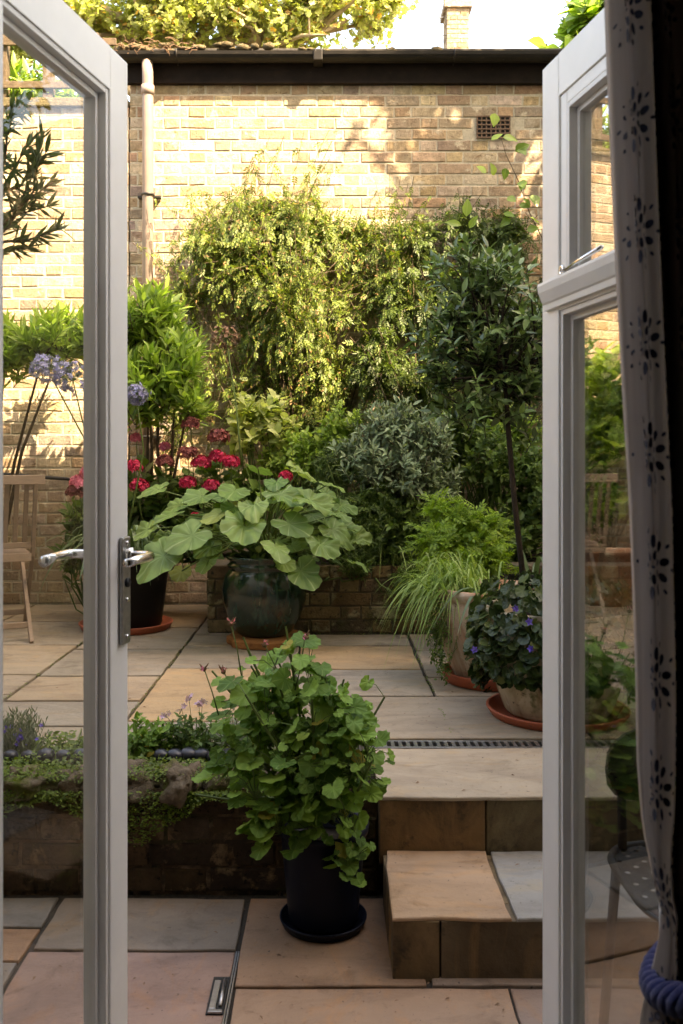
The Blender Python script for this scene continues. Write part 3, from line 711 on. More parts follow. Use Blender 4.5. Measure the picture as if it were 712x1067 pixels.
lowplant(258, 790, 2.88, .10, .16, 60, .03, NARROW, 'L_lav', 'wall_plant', 'wispy grey leaved plant on the wall top tucked behind the geranium', 'plant')
lowplant(240, 760, 3.02, .08, .14, 50, .02, NARROW, 'L_lav', 'wall_plant', 'feathery grey plant at the patio edge beside the geranium', 'plant')

# ---------------------------------------------------------------- raised brick bed
rb = thing('raised_bed', 'low damp brick raised bed along the back of the patio', 'raised bed', (.8, 5.1, ZP))
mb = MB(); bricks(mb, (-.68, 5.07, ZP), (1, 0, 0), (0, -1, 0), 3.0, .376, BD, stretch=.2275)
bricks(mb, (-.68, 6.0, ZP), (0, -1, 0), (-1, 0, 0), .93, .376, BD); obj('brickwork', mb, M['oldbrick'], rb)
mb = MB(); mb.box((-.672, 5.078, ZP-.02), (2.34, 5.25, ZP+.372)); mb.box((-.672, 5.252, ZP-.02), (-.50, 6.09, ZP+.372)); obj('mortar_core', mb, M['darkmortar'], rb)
mb = MB(); mb.box((-.498, 5.252, ZP-.02), (2.34, 6.09, ZP+.34)); obj('soil', mb, M['soil'], rb)

# ---------------------------------------------------------------- pots
def pot(name, label, c, prof, mat, rim_in=.03, soil_z=None, n=64, wob=0, group=None):
    t = thing(name, label, 'pot', c, group)
    g = MB(); top = prof[-1]; full = list(prof) + [(top[0]-rim_in*.4, top[1]+.003), (top[0]-rim_in, top[1]-.004), (top[0]-rim_in-.005, top[1]-.08)]
    g.lathe(full, c, n, wob); obj('body', g, M[mat], t)
    g = MB(); g.lathe([(.01, top[1]-.06), (top[0]-rim_in-.002, top[1]-.055), (.01, top[1]-.045)], c, 32); obj('soil', g, M['soil'], t)
    return t
def saucer(label, c, r, h, mat, group=None):
    g = MB(); g.lathe([(r*.86, 0), (r*.93, .003), (r, h*.9), (r, h), (r*.955, h), (r*.9, h*.35), (.01, h*.3)], c, 64)
    return tag(obj('saucer', g, M[mat]), label, 'saucer')
# front geranium pot
gx, gy_ = at(337, 951, 2.49)[0], 2.49
pot('plant_pot', 'blue black glazed pot holding the geranium in front of the steps', (gx, gy_, .014), [(.02, 0), (.088, 0), (.094, .01), (.105, .13), (.115, .235), (.122, .239), (.124, .257)], 'bluepot', .014)
saucer('blue black saucer under the geranium pot', (gx, gy_, .001), .118, .024, 'bluepot')
# green glazed pot
px, py = at(276, 0, 4.86)[0], 4.82
pot('glazed_pot', 'large dark green glazed pot under the big soft leaves', (px, py, ZP+.045), [(.02, 0), (.125, 0), (.15, .02), (.19, .09), (.218, .18), (.222, .24), (.21, .30), (.185, .335), (.178, .345), (.19, .352), (.192, .365), (.182, .372), (.178, .385), (.196, .395), (.20, .41)], 'glaze', .03)
g = MB(); V = []
nn = 26
for z_, rr in ((ZP+.001, .2), (ZP+.006, .215), (ZP+.036, .218), (ZP+.044, .20)):
    for k in range(nn):
        a = 6.283*k/nn; q = rr*(1+.13*noise.noise(Vector((math.cos(a)*2, math.sin(a)*2, 3)))+.05*noise.noise(Vector((math.cos(a)*7, math.sin(a)*7, z_*60))))
        V.append((px+.015+q*math.cos(a)*.98, py-.01+q*math.sin(a), z_))
Fs = [tuple(range(3*nn, 4*nn))]
for r in range(3):
    for k in range(nn): Fs.append((r*nn+k, r*nn+(k+1) % nn, (r+1)*nn+(k+1) % nn, (r+1)*nn+k))
g.add(V, Fs); tag(obj('log_slice', g, M['rust']), 'crumbling orange log slice under the green glazed pot', 'log slice')
# dark pot at left with red saucer
pot('plant_pot', 'tall dark brown pot standing in a red saucer left of the green pot', (-1.16, 5.22, ZP+.014), [(.02, 0), (.19, 0), (.2, .02), (.235, .3), (.25, .41), (.265, .415), (.268, .445)], 'darkpot')
saucer('red saucer under the tall dark pot beside left door', (-1.16, 5.22, ZP+.001), .262, .04, 'saucer')
# terracotta A
PA = (.70, 3.98, ZP+.02)
pot('terracotta_pot', 'chalky pink terracotta pot with arching grass, behind the mossy one', PA, [(.02, 0), (.158, 0), (.168, .012), (.198, .08), (.232, .16), (.247, .24), (.25, .29), (.243, .325), (.235, .34), (.248, .352), (.252, .37), (.248, .385)], 'terra', .03, wob=.012)
saucer('red saucer under the chalky pink terracotta pot', (.70, 3.98, ZP+.001), .222, .05, 'saucer')
PB = (.845, 3.44, ZP+.016)
pot('terracotta_pot', 'pale lime stained pot covered by dark trailing leaves, nearest the right door', PB, [(.02, 0), (.185, 0), (.195, .012), (.222, .08), (.25, .17), (.268, .26), (.272, .32), (.26, .35), (.275, .362), (.278, .39)], 'limeterra', .03, wob=.012)
saucer('red saucer under the pale lime stained pot', (.845, 3.44, ZP+.001), .262, .034, 'saucer')
PC = (.90, 4.44, ZP+.002)
pot('plant_pot', 'dark pot of the small clipped tree hidden behind terracotta pots', PC, [(.02, 0), (.13, 0), (.14, .02), (.17, .35), (.175, .38)], 'darkpot')

# ---------------------------------------------------------------- geranium (front)
gt = thing('geranium', 'bushy scented geranium with scalloped leaves in the blue black pot', 'geranium', (gx, gy_, .29))
P, A, U_, S = [], [], [], []; st = MB()
gsx = -.03
lobes = [((gx-.06, gy_, .66), (.14, .12, .13), 1.0), ((gx+.0, gy_-.03, .50), (.2, .14, .15), 2.4), ((gx-.14, gy_+.02, .60), (.12, .12, .13), .9), ((gx+.09, gy_-.02, .60), (.1, .1, .10), .8), ((gx-.13, gy_-.02, .46), (.14, .12, .13), .9), ((gx+.12, gy_-.03, .46), (.1, .1, .12), .7), ((gx-.03, gy_-.10, .38), (.13, .05, .10), .6), ((gx+.10, gy_-.11, .27), (.07, .05, .10), .45), ((gx-.06, gy_-.12, .32), (.12, .04, .06), .3)]
lobes = [((c[0]-.038, c[1], c[2]-.022), (r[0]*1.04, r[1], r[2]*1.1), w_) for c, r, w_ in lobes]
hub = [np.array((gx+rg.uniform(-.05, .05), gy_+rg.uniform(-.04, .04), .28)) for _ in range(9)]
nodes = []
for i in range(44):
    L = lobes[rg.choice(len(lobes), p=np.array([l[2] for l in lobes])/sum(l[2] for l in lobes))]
    e = np.array(L[0])+rg.normal(0, .5, 3)*np.array(L[1]); b = hub[i % 9]; m_ = (b+e)/2+rg.normal(0, .015, 3)
    st.tube([b, m_, e], [.005, .004, .0028], 5, False); nodes.append(e); nodes.append((m_+e)/2)
nodes = np.array(nodes)
for i in range(640):
    L = lobes[rg.choice(len(lobes), p=np.array([l[2] for l in lobes])/sum(l[2] for l in lobes))]
    d = rg.normal(size=3); d /= np.linalg.norm(d); d[1] -= .25
    p = np.array(L[0]) + d*np.array(L[1])*rg.random()**.5*1.03
    q = nodes[np.argmin(np.linalg.norm(nodes-p+np.array([0, 0, .05]), axis=1))]
    st.tube([q, (p+q)/2+np.array([0, 0, .012]), p], .0012, 3, False)
    o = p-np.array([gx, gy_, .45]); A.append((o[0]*3+rg.normal(0, .35), o[1]*3-.5+rg.normal(0, .3), rg.uniform(-.5, .2)))
    P.append(p); U_.append((o[0]*1.5, -.55+o[1], 1.0)); S.append(rg.choice([.018, .026, .034, .042, .052, .060], p=[.13, .19, .18, .18, .18, .14]) * rg.uniform(.85, 1.1))
P, A, U_, S = map(np.array, (P, A, U_, S)); obj('foliage', join(*[leaves(GERS[k], P[k::6], A[k::6], U_[k::6], S[k::6], .4) for k in range(6)]), M['L_ger'], gt)
obj('stems', st, M['stem'], gt)
for (u, v), (u2, v2) in [((241, 650), (252, 705)), ((318, 664), (305, 730)), ((213, 697), (228, 745)), ((276, 672), (298, 720)), ((233, 700), (250, 730))]:
    a, b = at(u, v, 2.45), at(u2, v2, 2.47); g = MB()
    g.tube([b, ((a[0]+b[0])/2+.004, a[1], (a[2]+b[2])/2), a], [.0022, .0018, .0016], 5); s_ = obj('flower_stalk', g, M['stem'], gt)
    g = MB(); g.ball(a, .008, 1, .3)
    for k in range(7):
        an = rg.random()*6.28; g.tube([a, (a[0]+.013*math.cos(an), a[1]+.006*math.sin(an), a[2]+rg.uniform(-.004, .02))], [.003, .0012], 4)
    obj('bud_cluster', g, M['bud'], s_)
    fp = [(a[0]+rg.uniform(-.008, .008), a[1]-.006, a[2]+rg.uniform(.0, .014)) for _ in range(3)]
    obj('petals', leaves(SMALL, fp, rg.normal(size=(3, 3)), [(0, -1, 0)]*3, [.013]*3), M['P_pink'], s_)

# ---------------------------------------------------------------- big leaved plant in the green pot
bp = thing('large_leaved_plant', 'spreading plant with huge soft scalloped leaves in the green glazed pot', 'plant', (px, py, .76))
c0 = np.array((px, py, .74)); P, A, U_, S = [], [], [], []; st = MB()
spec = [(253, 553, .30, 4.45, -1.6, .75), (195, 563, .26, 4.5, -2.5, .6), (165, 585, .28, 4.5, -2.8, .35), (300, 520, .24, 4.6, -.8, .9), (335, 525, .26, 4.55, -.3, .8), (362, 556, .22, 4.55, -.2, .5), (345, 572, .2, 4.45, -.9, .3),
        (322, 600, .22, 4.45, -.9, .15), (290, 575, .17, 4.4, -1.2, .4), (243, 515, .26, 4.65, -1.7, 1), (205, 520, .22, 4.75, -2.6, .9), (160, 513, .2, 4.8, 3.0, .9), (270, 492, .2, 4.85, 1.5, 1), (320, 496, .2, 4.85, .6, 1), (355, 508, .17, 4.8, .2, .9),
        (215, 590, .16, 4.55, -2.0, .2), (188, 600, .15, 4.6, -1.8, .1), (290, 505, .18, 4.7, -1.5, .9), (225, 540, .2, 4.6, -2.2, .7), (310, 550, .22, 4.5, -.6, .6), (370, 530, .16, 4.8, 0, .7), (175, 540, .2, 4.7, -2.8, .7), (150, 555, .18, 4.8, 3.1, .6), (265, 530, .2, 4.5, -1.4, .8), (300, 590, .14, 4.45, -1, .3)]
for u, v, s_, Y, yaw, hz in spec:
    p = np.array(at(276+(u-276)*(.88 if u > 276 else 1), v, Y)); ax = np.array([math.cos(yaw), math.sin(yaw)*.9, -.75+.55*hz])
    base = p-ax/np.linalg.norm(ax)*s_*.12+np.array((0, 0, .01))
    P.append(base); A.append(ax); U_.append((.35*math.cos(yaw), -.75+hz*.35, .35+.85*hz)); S.append(s_*.74)
    m_ = (c0+base)/2+np.array([0, 0, .10]); st.tube([c0+rg.normal(0, .03, 3), m_, base], [.006, .005, .0035], 6, False)
for i in range(90):
    a = rg.uniform(0, 6.28); r = rg.uniform(.1, .50); p = c0+np.array((r*math.cos(a)*1.15, r*math.sin(a)*.55+.02, rg.uniform(-.02, .34)))
    P.append(p); A.append((math.cos(a), math.sin(a), -.2)); U_.append((rg.normal(0, .3), -.5, 1)); S.append(rg.uniform(.05, .15))
    st.tube([c0+rg.normal(0, .03, 3), (c0+p)/2+np.array([0, 0, .06]), p], .0035, 5, False)
P, A, U_, S = map(np.array, (P, A, U_, S)); obj('foliage', join(*[leaves(BIGS[k], P[k::6], A[k::6], U_[k::6], S[k::6], .22) for k in range(6)]), M['L_big'], bp); obj('stems', st, M['stem'], bp)

# ---------------------------------------------------------------- flowers
def head(parent, c, r, mat, n=70, size=.03, name='flower_head'):
    P, A, U_ = [], [], []
    for i in range(n):
        d = rg.normal(size=3); d /= np.linalg.norm(d); d[2] = abs(d[2])*.9 - .25*(rg.random() < .3)
        P.append(np.array(c)+d*r*rg.uniform(.7, 1)); U_.append(d); A.append(np.cross(d, rg.normal(size=3)))
    return obj(name, leaves(FLOW, P, A, U_, np.full(n, size)*rg.uniform(.8, 1.2, n), .2), M[mat], parent)
hy = [(-.95, 5.62, .9)]
lv, st = grow([((-1.05, 5.5, .92), (.35, .2, .33)), ((-.75, 5.55, .95), (.3, .2, .33)), ((-.55, 5.5, 1.0), (.22, .15, .22), .6), ((-1.35, 5.5, .85), (.2, .2, .25))], 320, .16, .6, .8, per=7, leaf=.08, tmpl=BROAD, root=(-.58, 5.6, .64), limb=40, stem_r=.003)
hyd = plant('hydrangea', 'crimson flowered shrub behind the big soft leaves at left', 'flowering shrub', (-.58, 5.6, .64), lv, st, 'L_hyd', 'bark')
HF = [(199, 443, 'P_old', .05), (228, 457, 'P_old', .06), (241, 483, 'P_red', .05), (226, 478, 'P_red', .05), (210, 484, 'P_red', .055), (145, 508, 'P_red', .055), (196, 474, 'P_old', .055), (172, 482, 'P_old', .05), (196, 505, 'P_red', .05), (220, 508, 'P_red', .05), (140, 487, 'P_red', .045), (298, 497, 'P_red', .035), (83, 505, 'P_pink', .06), (78, 514, 'P_old', .05), (92, 494, 'P_pink', .045), (142, 457, 'P_pink', .025), (172, 466, 'P_pink', .025), (205, 540, 'P_red', .035)]
for u, v, m_, r in HF:
    Y = 5.2 if r > .03 else 5.3
    c = at(u, v, Y); g = MB(); g.tube([(c[0]*.9-.08, 5.5, .7), (c[0], c[1]+.05, c[2]-.15), c], [.004, .003, .0025], 5)
    s_ = obj('flower_stalk', g, M['stem'], hyd); head(s_, c, r*1.02, m_, int(60*r/.05)+40, .034 if r > .03 else .04)
# agapanthus in tall dark pot
ag = thing('agapanthus', 'strap leaved agapanthus with lavender blue umbels in the tall dark pot', 'agapanthus', (-1.16, 5.22, .72))
V = []
for i in range(95):
    a = rg.uniform(0, 6.28); b = (-1.16+.1*math.cos(a), 5.2+.1*math.sin(a), .70)
    V.append(strap(b, a+rg.normal(0, .3), rg.uniform(.35, .62), .026, rg.uniform(.35, .85), rg.uniform(.35, .95)))
obj('leaves', join(*V), M['L_strap'], ag)
def umbel(parent, base, c, r, mat, n=60, mid=None, seed=False):
    g = MB(); b = np.array(base); c = np.array(c); m_ = np.array(mid) if mid is not None else (b+c)/2+np.array((.02, 0, .03))
    g.tube([b, b*.5+m_*.5, m_, m_*.5+c*.5, c], [.006, .0055, .005, .0045, .004], 6); s_ = obj('flower_stalk', g, M['stem'], parent)
    g = MB(); P, A, U_ = [], [], []
    for i in range(n):
        d = rg.normal(size=3); d /= np.linalg.norm(d); d[2] = d[2]*.8+.15; e = c+d*r
        g.tube([c, c+d*r*.5+np.array((0, 0, .008)), e], .0011, 3, False); P.append(e); A.append(d); U_.append(rg.normal(size=3))
    obj('flower_spokes', g, M['stem'], s_)
    if not seed:
        Ps = P+[p+rg.normal(0, .008, 3) for p in P]
        obj('flower_head', leaves(T_flower(5, .28), Ps, rg.normal(size=(len(Ps), 3)), A+A, np.full(len(Ps), .036), .2), M[mat], s_)
    else:
        Ps = P+[p+rg.normal(0, .006, 3) for p in P]
        obj('seed_head', leaves(T_flower(5, .3), Ps, rg.normal(size=(len(Ps), 3)), A+A, np.full(len(Ps), .030), .2), M['bud'], s_)
for u, v, r, mu, mv in [(50, 386, .085, 95, 470), (76, 396, .095, 96, 480), (142, 413, .058, 150, 470)]:
    umbel(ag, (-1.16+rg.uniform(-.05, .05), 5.2, .74), at(u, v, 5.0), r, 'P_blue', 75, at(mu, mv, 5.05))
sa = thing('seed_head_stalk', 'tall leaning dry allium stalk with round seed head above the hydrangea', 'allium', (-.42, 5.3, .67))
umbel(sa, at(252, 486, 5.2), at(236, 353, 5.25), .075, 'P_old', 60, at(246, 420, 5.2), True)

# ---------------------------------------------------------------- shrubs
def at3(u, v, Y, ru, rv, ry, w=1.0):
    k = Y/F; return (at(u, v, Y), (ru*k, ry, rv*k), w)
# bright lance leaved shrubs, left
for cl, n, root, lab in [([at3(150, 330, 5.4, 42, 28, .22), at3(185, 375, 5.35, 32, 38, .25), at3(110, 350, 5.4, 40, 35, .25), at3(155, 400, 5.3, 42, 40, .25), at3(198, 415, 5.3, 24, 24, .2, .6), at3(165, 312, 5.4, 16, 20, .15, .7)], 200, (-1.12, 5.8, ZP), 'sunlit bright green shrub with long leaves in front of the downpipe'),
                         ([at3(50, 350, 5.4, 50, 28, .25), at3(8, 362, 5.4, 32, 30, .25), at3(-35, 350, 5.4, 35, 35, .25), at3(75, 335, 5.7, 20, 20, .15, .6)], 130, (-2.25, 5.85, ZP), 'sunlit long leaved shrub seen through the left door pane')]:
    lv, st = grow(cl, int(n*1.5), .18, .9, .9, per=11, leaf=.10, tmpl=T_lance(.14, .04, .12, .42), stem_r=.004, spread=.75, lean=1.0, bias=(.1, -.25, .1), upf=.7, jit=.5)
    r0 = np.array(root)
    for c, r, *_ in cl:
        c = np.array(c); m_ = (r0+c)/2+np.array((rg.normal(0, .05), .06, .1)); st.tube([r0, r0*.6+m_*.4+rg.normal(0, .02, 3), m_, c], [.02, .016, .011, .005], 6)
    plant('choisya_shrub', lab, 'shrub', root, lv, st, 'L_bright', 'bark')
# climber, sunlit mound
CY = 5.83
cl = [at3(275, 215, CY, 62, 26, .16, 1.5), at3(325, 235, CY, 52, 38, .18, 1.3), at3(222, 250, CY, 45, 36, .15), at3(270, 265, CY-.05, 70, 45, .2, 1.2), at3(200, 300, CY+.05, 30, 40, .1, .6), at3(300, 330, CY, 55, 50, .16, .8),
      at3(375, 238, CY+.05, 40, 26, .13, 1.0), at3(390, 285, CY+.05, 34, 34, .12, .6), at3(255, 330, CY+.08, 40, 40, .1, .5), at3(340, 380, CY, 42, 48, .14, .8), at3(285, 395, CY+.08, 45, 45, .1, .4), at3(325, 440, CY, 45, 40, .15, .8)]
cl2 = [at3(250, 205, CY-.1, 60, 16, .1), at3(205, 225, CY-.06, 36, 24, .1), at3(185, 275, CY, 20, 50, .06, .6), at3(215, 350, CY+.06, 40, 40, .05, .5), at3(310, 205, CY-.08, 50, 18, .1), at3(350, 300, CY, 30, 60, .1), at3(250, 400, CY+.06, 60, 40, .05, .5), at3(300, 300, CY-.12, 50, 50, .08), at3(380, 330, CY, 30, 60, .1), at3(180, 420, CY+.06, 26, 50, .05, .5), at3(330, 460, CY, 50, 30, .1, .8), at3(410, 260, CY, 40, 30, .1)]
gaps = [(at(u, v, 5.8)[0], at(u, v, 5.8)[2], ru*5.8/F, rv*5.8/F) for u, v, ru, rv in ((366, 322, 26, 30), (345, 262, 16, 12), (232, 318, 22, 26), (205, 372, 26, 26), (300, 372, 14, 18), (262, 262, 14, 10), (250, 430, 34, 22), (395, 345, 16, 20))]
l2, st2 = grow(cl2, 420, fill=.9, avoid=gaps, length=.40, up=-.5, out=.6, per=14, leaf=.050, tmpl=PIN, droop=.7, bias=(-.25, -.35, .3), stem_r=.0020, spread=.5, jit=.5, upf=.7)
cl = [((c[0], c[1]+.06, c[2]), (r[0]*1.15, r[1]*.7, r[2]*1.1), w_) for c, r, w_ in cl]
lv, st = grow(cl, 1250, fill=.85, length=.22, avoid=gaps, up=-.35, out=.7, per=7, leaf=.058, tmpl=PIN, droop=.55, bias=(-.1, -.55, .35), stem_r=.0022, spread=.55, root=(-.15, 5.95, .65), limb=24, jit=.5, upf=.8)
lv = join(lv, l2); st.add(st2.v, st2.f)
plant('climber', 'sunlit yellow green climber mounded against the middle of the wall', 'climber', (-.15, 5.95, .64), lv, st, 'L_climb', 'bark')
cl = [at3(430, 240, CY+.05, 50, 24, .12, 1), at3(480, 225, CY+.05, 45, 20, .12, .9), at3(530, 235, CY+.05, 40, 40, .12, 1), at3(420, 300, CY, 40, 40, .13), at3(470, 300, CY+.05, 40, 50, .12), at3(400, 370, CY, 40, 45, .15), at3(540, 330, CY+.05, 40, 50, .12), at3(590, 300, CY, 35, 60, .15), at3(450, 400, CY, 45, 50, .15), at3(510, 400, CY, 45, 50, .15), at3(620, 400, CY, 40, 60, .15, .8)]
lv, st = grow(cl, 1250, fill=.8, length=.24, up=-.3, out=.7, per=8, leaf=.060, tmpl=PIN, droop=.55, bias=(0, -.5, .3), stem_r=.0022, spread=.55, root=(.75, 5.95, .65), limb=40, jit=.4)
plant('climber', 'right part of the climber under the air vent, shade painted into its leaf colour', 'climber', (.75, 5.95, .64), lv, st, 'L_climbshade', 'bark')
# vine shoot reaching to vent
vn = thing('vine', 'thin vine shoot with bright leaves reaching up to the vent', 'vine', (1.35, 5.9, .64))
pts = [at(575, 330, 5.85), at(566, 250, 5.85), at(552, 222, 5.8), at(541, 190, 5.8), at(527, 160, 5.85), at(516, 120, 5.9)]
g = MB(); g.tube([(1.35, 5.9, .64), at(585, 430, 5.88)]+pts, [.006, .005, .005, .004, .0035, .003, .0025, .002], 5); obj('stems', g, M['bark'], vn)
P, A, U_, S = [], [], [], []
for u, v in [(516, 118), (512, 146), (524, 143), (541, 155), (537, 158), (515, 183), (507, 180), (527, 175), (546, 187), (540, 190), (555, 203), (529, 205), (541, 214), (553, 214), (525, 222), (549, 240), (560, 232), (532, 228)]:
    P.append(at(u, v, 5.78)); A.append((rg.normal(), -.3, rg.normal()*.5-.1)); U_.append((0, -1, .6)); S.append(rg.uniform(.07, .10))
obj('foliage', leaves(BROAD, P, A, U_, S, .3), M['L_bright'], vn)
# clipped standard tree in pot C
tr = thing('standard_tree', 'small dark leaved tree with a bare leaning stem behind the terracotta pots', 'tree', (PC[0], PC[1], .66))
TY = 4.35
g = MB(); tp = [(PC[0], PC[1], .64), at(545, 600, TY+.05), at(536, 520, TY), at(530, 450, TY), at(527, 400, TY), at(515, 330, TY), at(500, 270, TY)]
g.tube(tp, [.016, .0145, .013, .0125, .011, .008, .004], 9)
for (a, b) in [(at(527, 405, TY), at(455, 330, TY)), (at(527, 420, TY), at(570, 340, TY+.1)), (at(525, 390, TY), at(480, 290, TY-.1)), (at(524, 380, TY), at(550, 280, TY)), (at(528, 440, TY), at(460, 410, TY-.1)), (at(520, 360, TY), at(440, 370, TY))]:
    g.tube([a, ((a[0]+b[0])/2, a[1], (a[2]+b[2])/2-.02), b], [.007, .005, .002], 6)
obj('trunk', g, M['darkbark'], tr)
cl = [at3(505, 290, TY, 55, 38, .25, 1.2), at3(470, 330, TY, 45, 42, .25), at3(540, 330, TY, 42, 50, .28), at3(500, 375, TY, 60, 45, .28, 1.1), at3(455, 385, TY, 36, 34, .2, .7), at3(550, 400, TY, 36, 42, .25), at3(495, 430, TY-.05, 40, 24, .2, .5), at3(490, 258, TY, 22, 20, .12, .5), at3(590, 350, TY, 34, 60, .25)]
cl = [(c, (r[0]*1.28, r[1], r[2]*1.2), *w_) for c, r, *w_ in cl]
lv, st = grow(cl, 400, .15, .7, .8, per=9, leaf=.062, tmpl=T_lance(.19, .05, .14, .42), root=at(526, 390, TY), limb=6, stem_r=.0028, spread=.8, bias=(0, -.2, 0), fill=.75)
obj('crown', lv, M['L_bay'], tr); obj('twigs', st, M['darkbark'], tr)
P = [at(486, 226, TY-.1), at(481, 235, TY-.1), at(489, 238, TY-.1)]
obj('new_shoot', leaves(OVAL, P, [(.1, 0, 1), (-1, 0, .3), (.5, -.4, .8)], [(0, -1, .2)]*3, [.09, .08, .07]), M['L_bright'], tr)['label'] = 'bright new leaves standing above the crown'
# grey green shrub
cl = [at3(400, 440, 5.3, 38, 26, .2), at3(440, 455, 5.3, 38, 30, .22), at3(375, 475, 5.25, 32, 26, .2), at3(415, 490, 5.2, 45, 34, .22), at3(455, 500, 5.3, 30, 30, .2, .7), at3(415, 425, 5.35, 20, 14, .1, .5)]
lv, st = grow(cl, 520, .12, 1.0, .8, per=10, leaf=.052, tmpl=T_lance(.17, .04, .1, .42), root=(.38, 5.45, .64), limb=8, stem_r=.0026, bias=(0, -.3, 0))
plant('sage_shrub', 'grey green leaved shrub in the raised bed beneath the shade painted climber', 'shrub', (.38, 5.45, .64), lv, st, 'L_grey', 'bark')
# mixed planting in bed
def bedplant(label, name, cl, n, leaf, tmpl, mat, per=8, length=.12, cat='plant', root=None, up=.6, droop=0, spread=.9, bias=(0, -.25, 0), sr=.0022):
    root = root or (cl[0][0][0], cl[0][0][1], .635)
    lv, st = grow(cl, n, length, up, .8, per=per, leaf=leaf, tmpl=tmpl, root=root, limb=4, stem_r=sr, droop=droop, spread=spread, bias=bias)
    return plant(name, label, cat, root, lv, st, mat, 'stem')
bedplant('pale cream green leafy plant catching light behind the flowers', 'variegated_plant', [at3(272, 428, 5.5, 26, 20, .1), at3(255, 450, 5.5, 22, 20, .1), at3(293, 455, 5.5, 22, 22, .1)], 90, .062, BROAD, 'L_pale')
bedplant('yellow green leafy plant below the sunlit climber', 'leafy_plant', [at3(320, 470, 5.4, 38, 26, .15), at3(355, 445, 5.4, 26, 28, .12), at3(290, 480, 5.5, 26, 18, .1)], 240, .042, OVAL, 'L_bright')
bedplant('dark green plant spilling over the brick bed beside the big leaves', 'leafy_plant', [at3(350, 540, 5.15, 34, 36, .12), at3(390, 560, 5.1, 34, 34, .12), at3(345, 495, 5.3, 30, 24, .15), at3(370, 585, 5.0, 24, 20, .06, .5)], 520, .034, NARROW, 'L_mid', per=12)
bedplant('mid green plant low in the raised bed under the grey shrub', 'leafy_plant', [at3(420, 545, 5.15, 38, 34, .15), at3(460, 545, 5.3, 30, 40, .15), at3(400, 520, 5.2, 30, 24, .12)], 430, .036, OVAL, 'L_mid', per=9)
bedplant('dark bushy shrub below the small tree crown near right door', 'shrub', [at3(520, 480, 5.5, 40, 36, .2), at3(560, 500, 5.4, 34, 44, .2), at3(480, 450, 5.6, 34, 30, .15), at3(530, 550, 5.4, 44, 40, .2), at3(610, 520, 5.4, 34, 44, .2), at3(630, 440, 5.5, 34, 44, .2)], 700, .045, OVAL, 'L_mid', per=9, cat='shrub')
bedplant('lime green finely divided plant behind the arching grass', 'lime_fern', [at3(462, 524, 4.75, 26, 14, .12), at3(498, 540, 4.7, 34, 20, .12), at3(452, 555, 4.65, 24, 20, .12, .8), at3(505, 570, 4.6, 24, 22, .12), at3(480, 590, 4.55, 34, 26, .14)], 230, .075, T_pinnate(4, .36, .2), 'L_lime', length=.2, droop=.25, per=6, up=.9, bias=(-.15, -.3, .2), root=(.62, 4.85, ZP), cat='fern')
bedplant('ferny green plant filling the bed between big leaves and grey shrub', 'fern', [at3(385, 520, 5.15, 30, 34, .12), at3(430, 590, 5.0, 26, 16, .06, .6), at3(350, 470, 5.3, 24, 22, .12)], 220, .06, T_pinnate(4, .34, .16), 'L_mid', per=8, length=.2, droop=.4, cat='fern')
bedplant('upright leafy stems at the back of the bed under the small tree', 'leafy_plant', [at3(470, 470, 5.65, 34, 40, .12), at3(540, 450, 5.7, 34, 30, .12)], 200, .055, LANCE, 'L_bright', per=9)
bedplant('soft green leafy plant low by the wall seen through the left door pane', 'leafy_plant', [at3(88, 545, 5.5, 22, 30, .15), at3(110, 575, 5.5, 24, 26, .15), at3(72, 580, 5.6, 14, 18, .1, .5)], 150, .075, LANCE, 'L_mid', per=9, length=.16, root=(at(95, 0, 5.55)[0], 5.55, ZP), up=.8)
# carex / spider grass in pot A
ap = thing('arching_grass', 'arching striped grass spilling left over the chalky pink pot', 'grass', (PA[0], PA[1], .66))
V = []
for i in range(430):
    a = rg.normal(3.15, .85); b = (PA[0]-.14+rg.normal(0, .06), PA[1]+.04+rg.normal(0, .07), .65)
    V.append(strap(b, a, rg.uniform(.20, .46), rg.uniform(.005, .011), rg.uniform(.3, .95), rg.uniform(.4, 1.2), 11))
obj('blades', join(*V), M['L_grass'], ap)
V = []
for (a, l, ar, dp_) in [(3.9, .3, .8, .9), (4.3, .3, .75, 1.1), (3.5, .34, .85, .8), (4.6, .26, .6, 1.0), (4.1, .28, .9, .75)]:
    V.append(strap((PA[0]-.02, PA[1]-.12, .66), a, l, .022, ar, dp_, 11))
obj('broad_leaves', join(*V), M['L_strap'], ap)
V = []
for i in range(26):
    a = rg.uniform(2.2, 4.2); V.append(strap((at(395, 560, 5.0)[0]+rg.normal(0, .12), 5.15, .66), a+rg.normal(0, .6), rg.uniform(.3, .5), .010, rg.uniform(.2, .6), rg.uniform(.5, 1.0), 9))
o = obj('blades', join(*V), M['L_grass']); tag(o, 'loose pale green blades arching over the raised bed edge', 'grass'); o.name = 'sedge_clump'
# bank of straps right of tree trunk
V = []
for i in range(34):
    a = rg.uniform(0, 6.28); V.append(strap((1.0+rg.normal(0, .06), 4.85+rg.normal(0, .05), ZP), a, rg.uniform(.6, .95), .03, rg.uniform(.25, .55), rg.uniform(.2, .6), 9))
tag(obj('strap_leaved_plant', join(*V), M['L_strap']), 'clump of long strap leaves beside the tree stem at right', 'plant')
# small trailing weed off pot A
lv, st = grow([((.44, 3.86, .52), (.05, .06, .16)), ((.46, 3.80, .40), (.03, .05, .10))], 70, .07, -.6, .5, per=8, leaf=.016, tmpl=OVAL, stem_r=.001, root=(.5, 3.9, .66), limb=3)
plant('trailing_plant', 'fine stringy plant trailing down the left side of the pink pot', 'plant', (.5, 3.9, .66), lv, st, 'L_mid', 'stem')
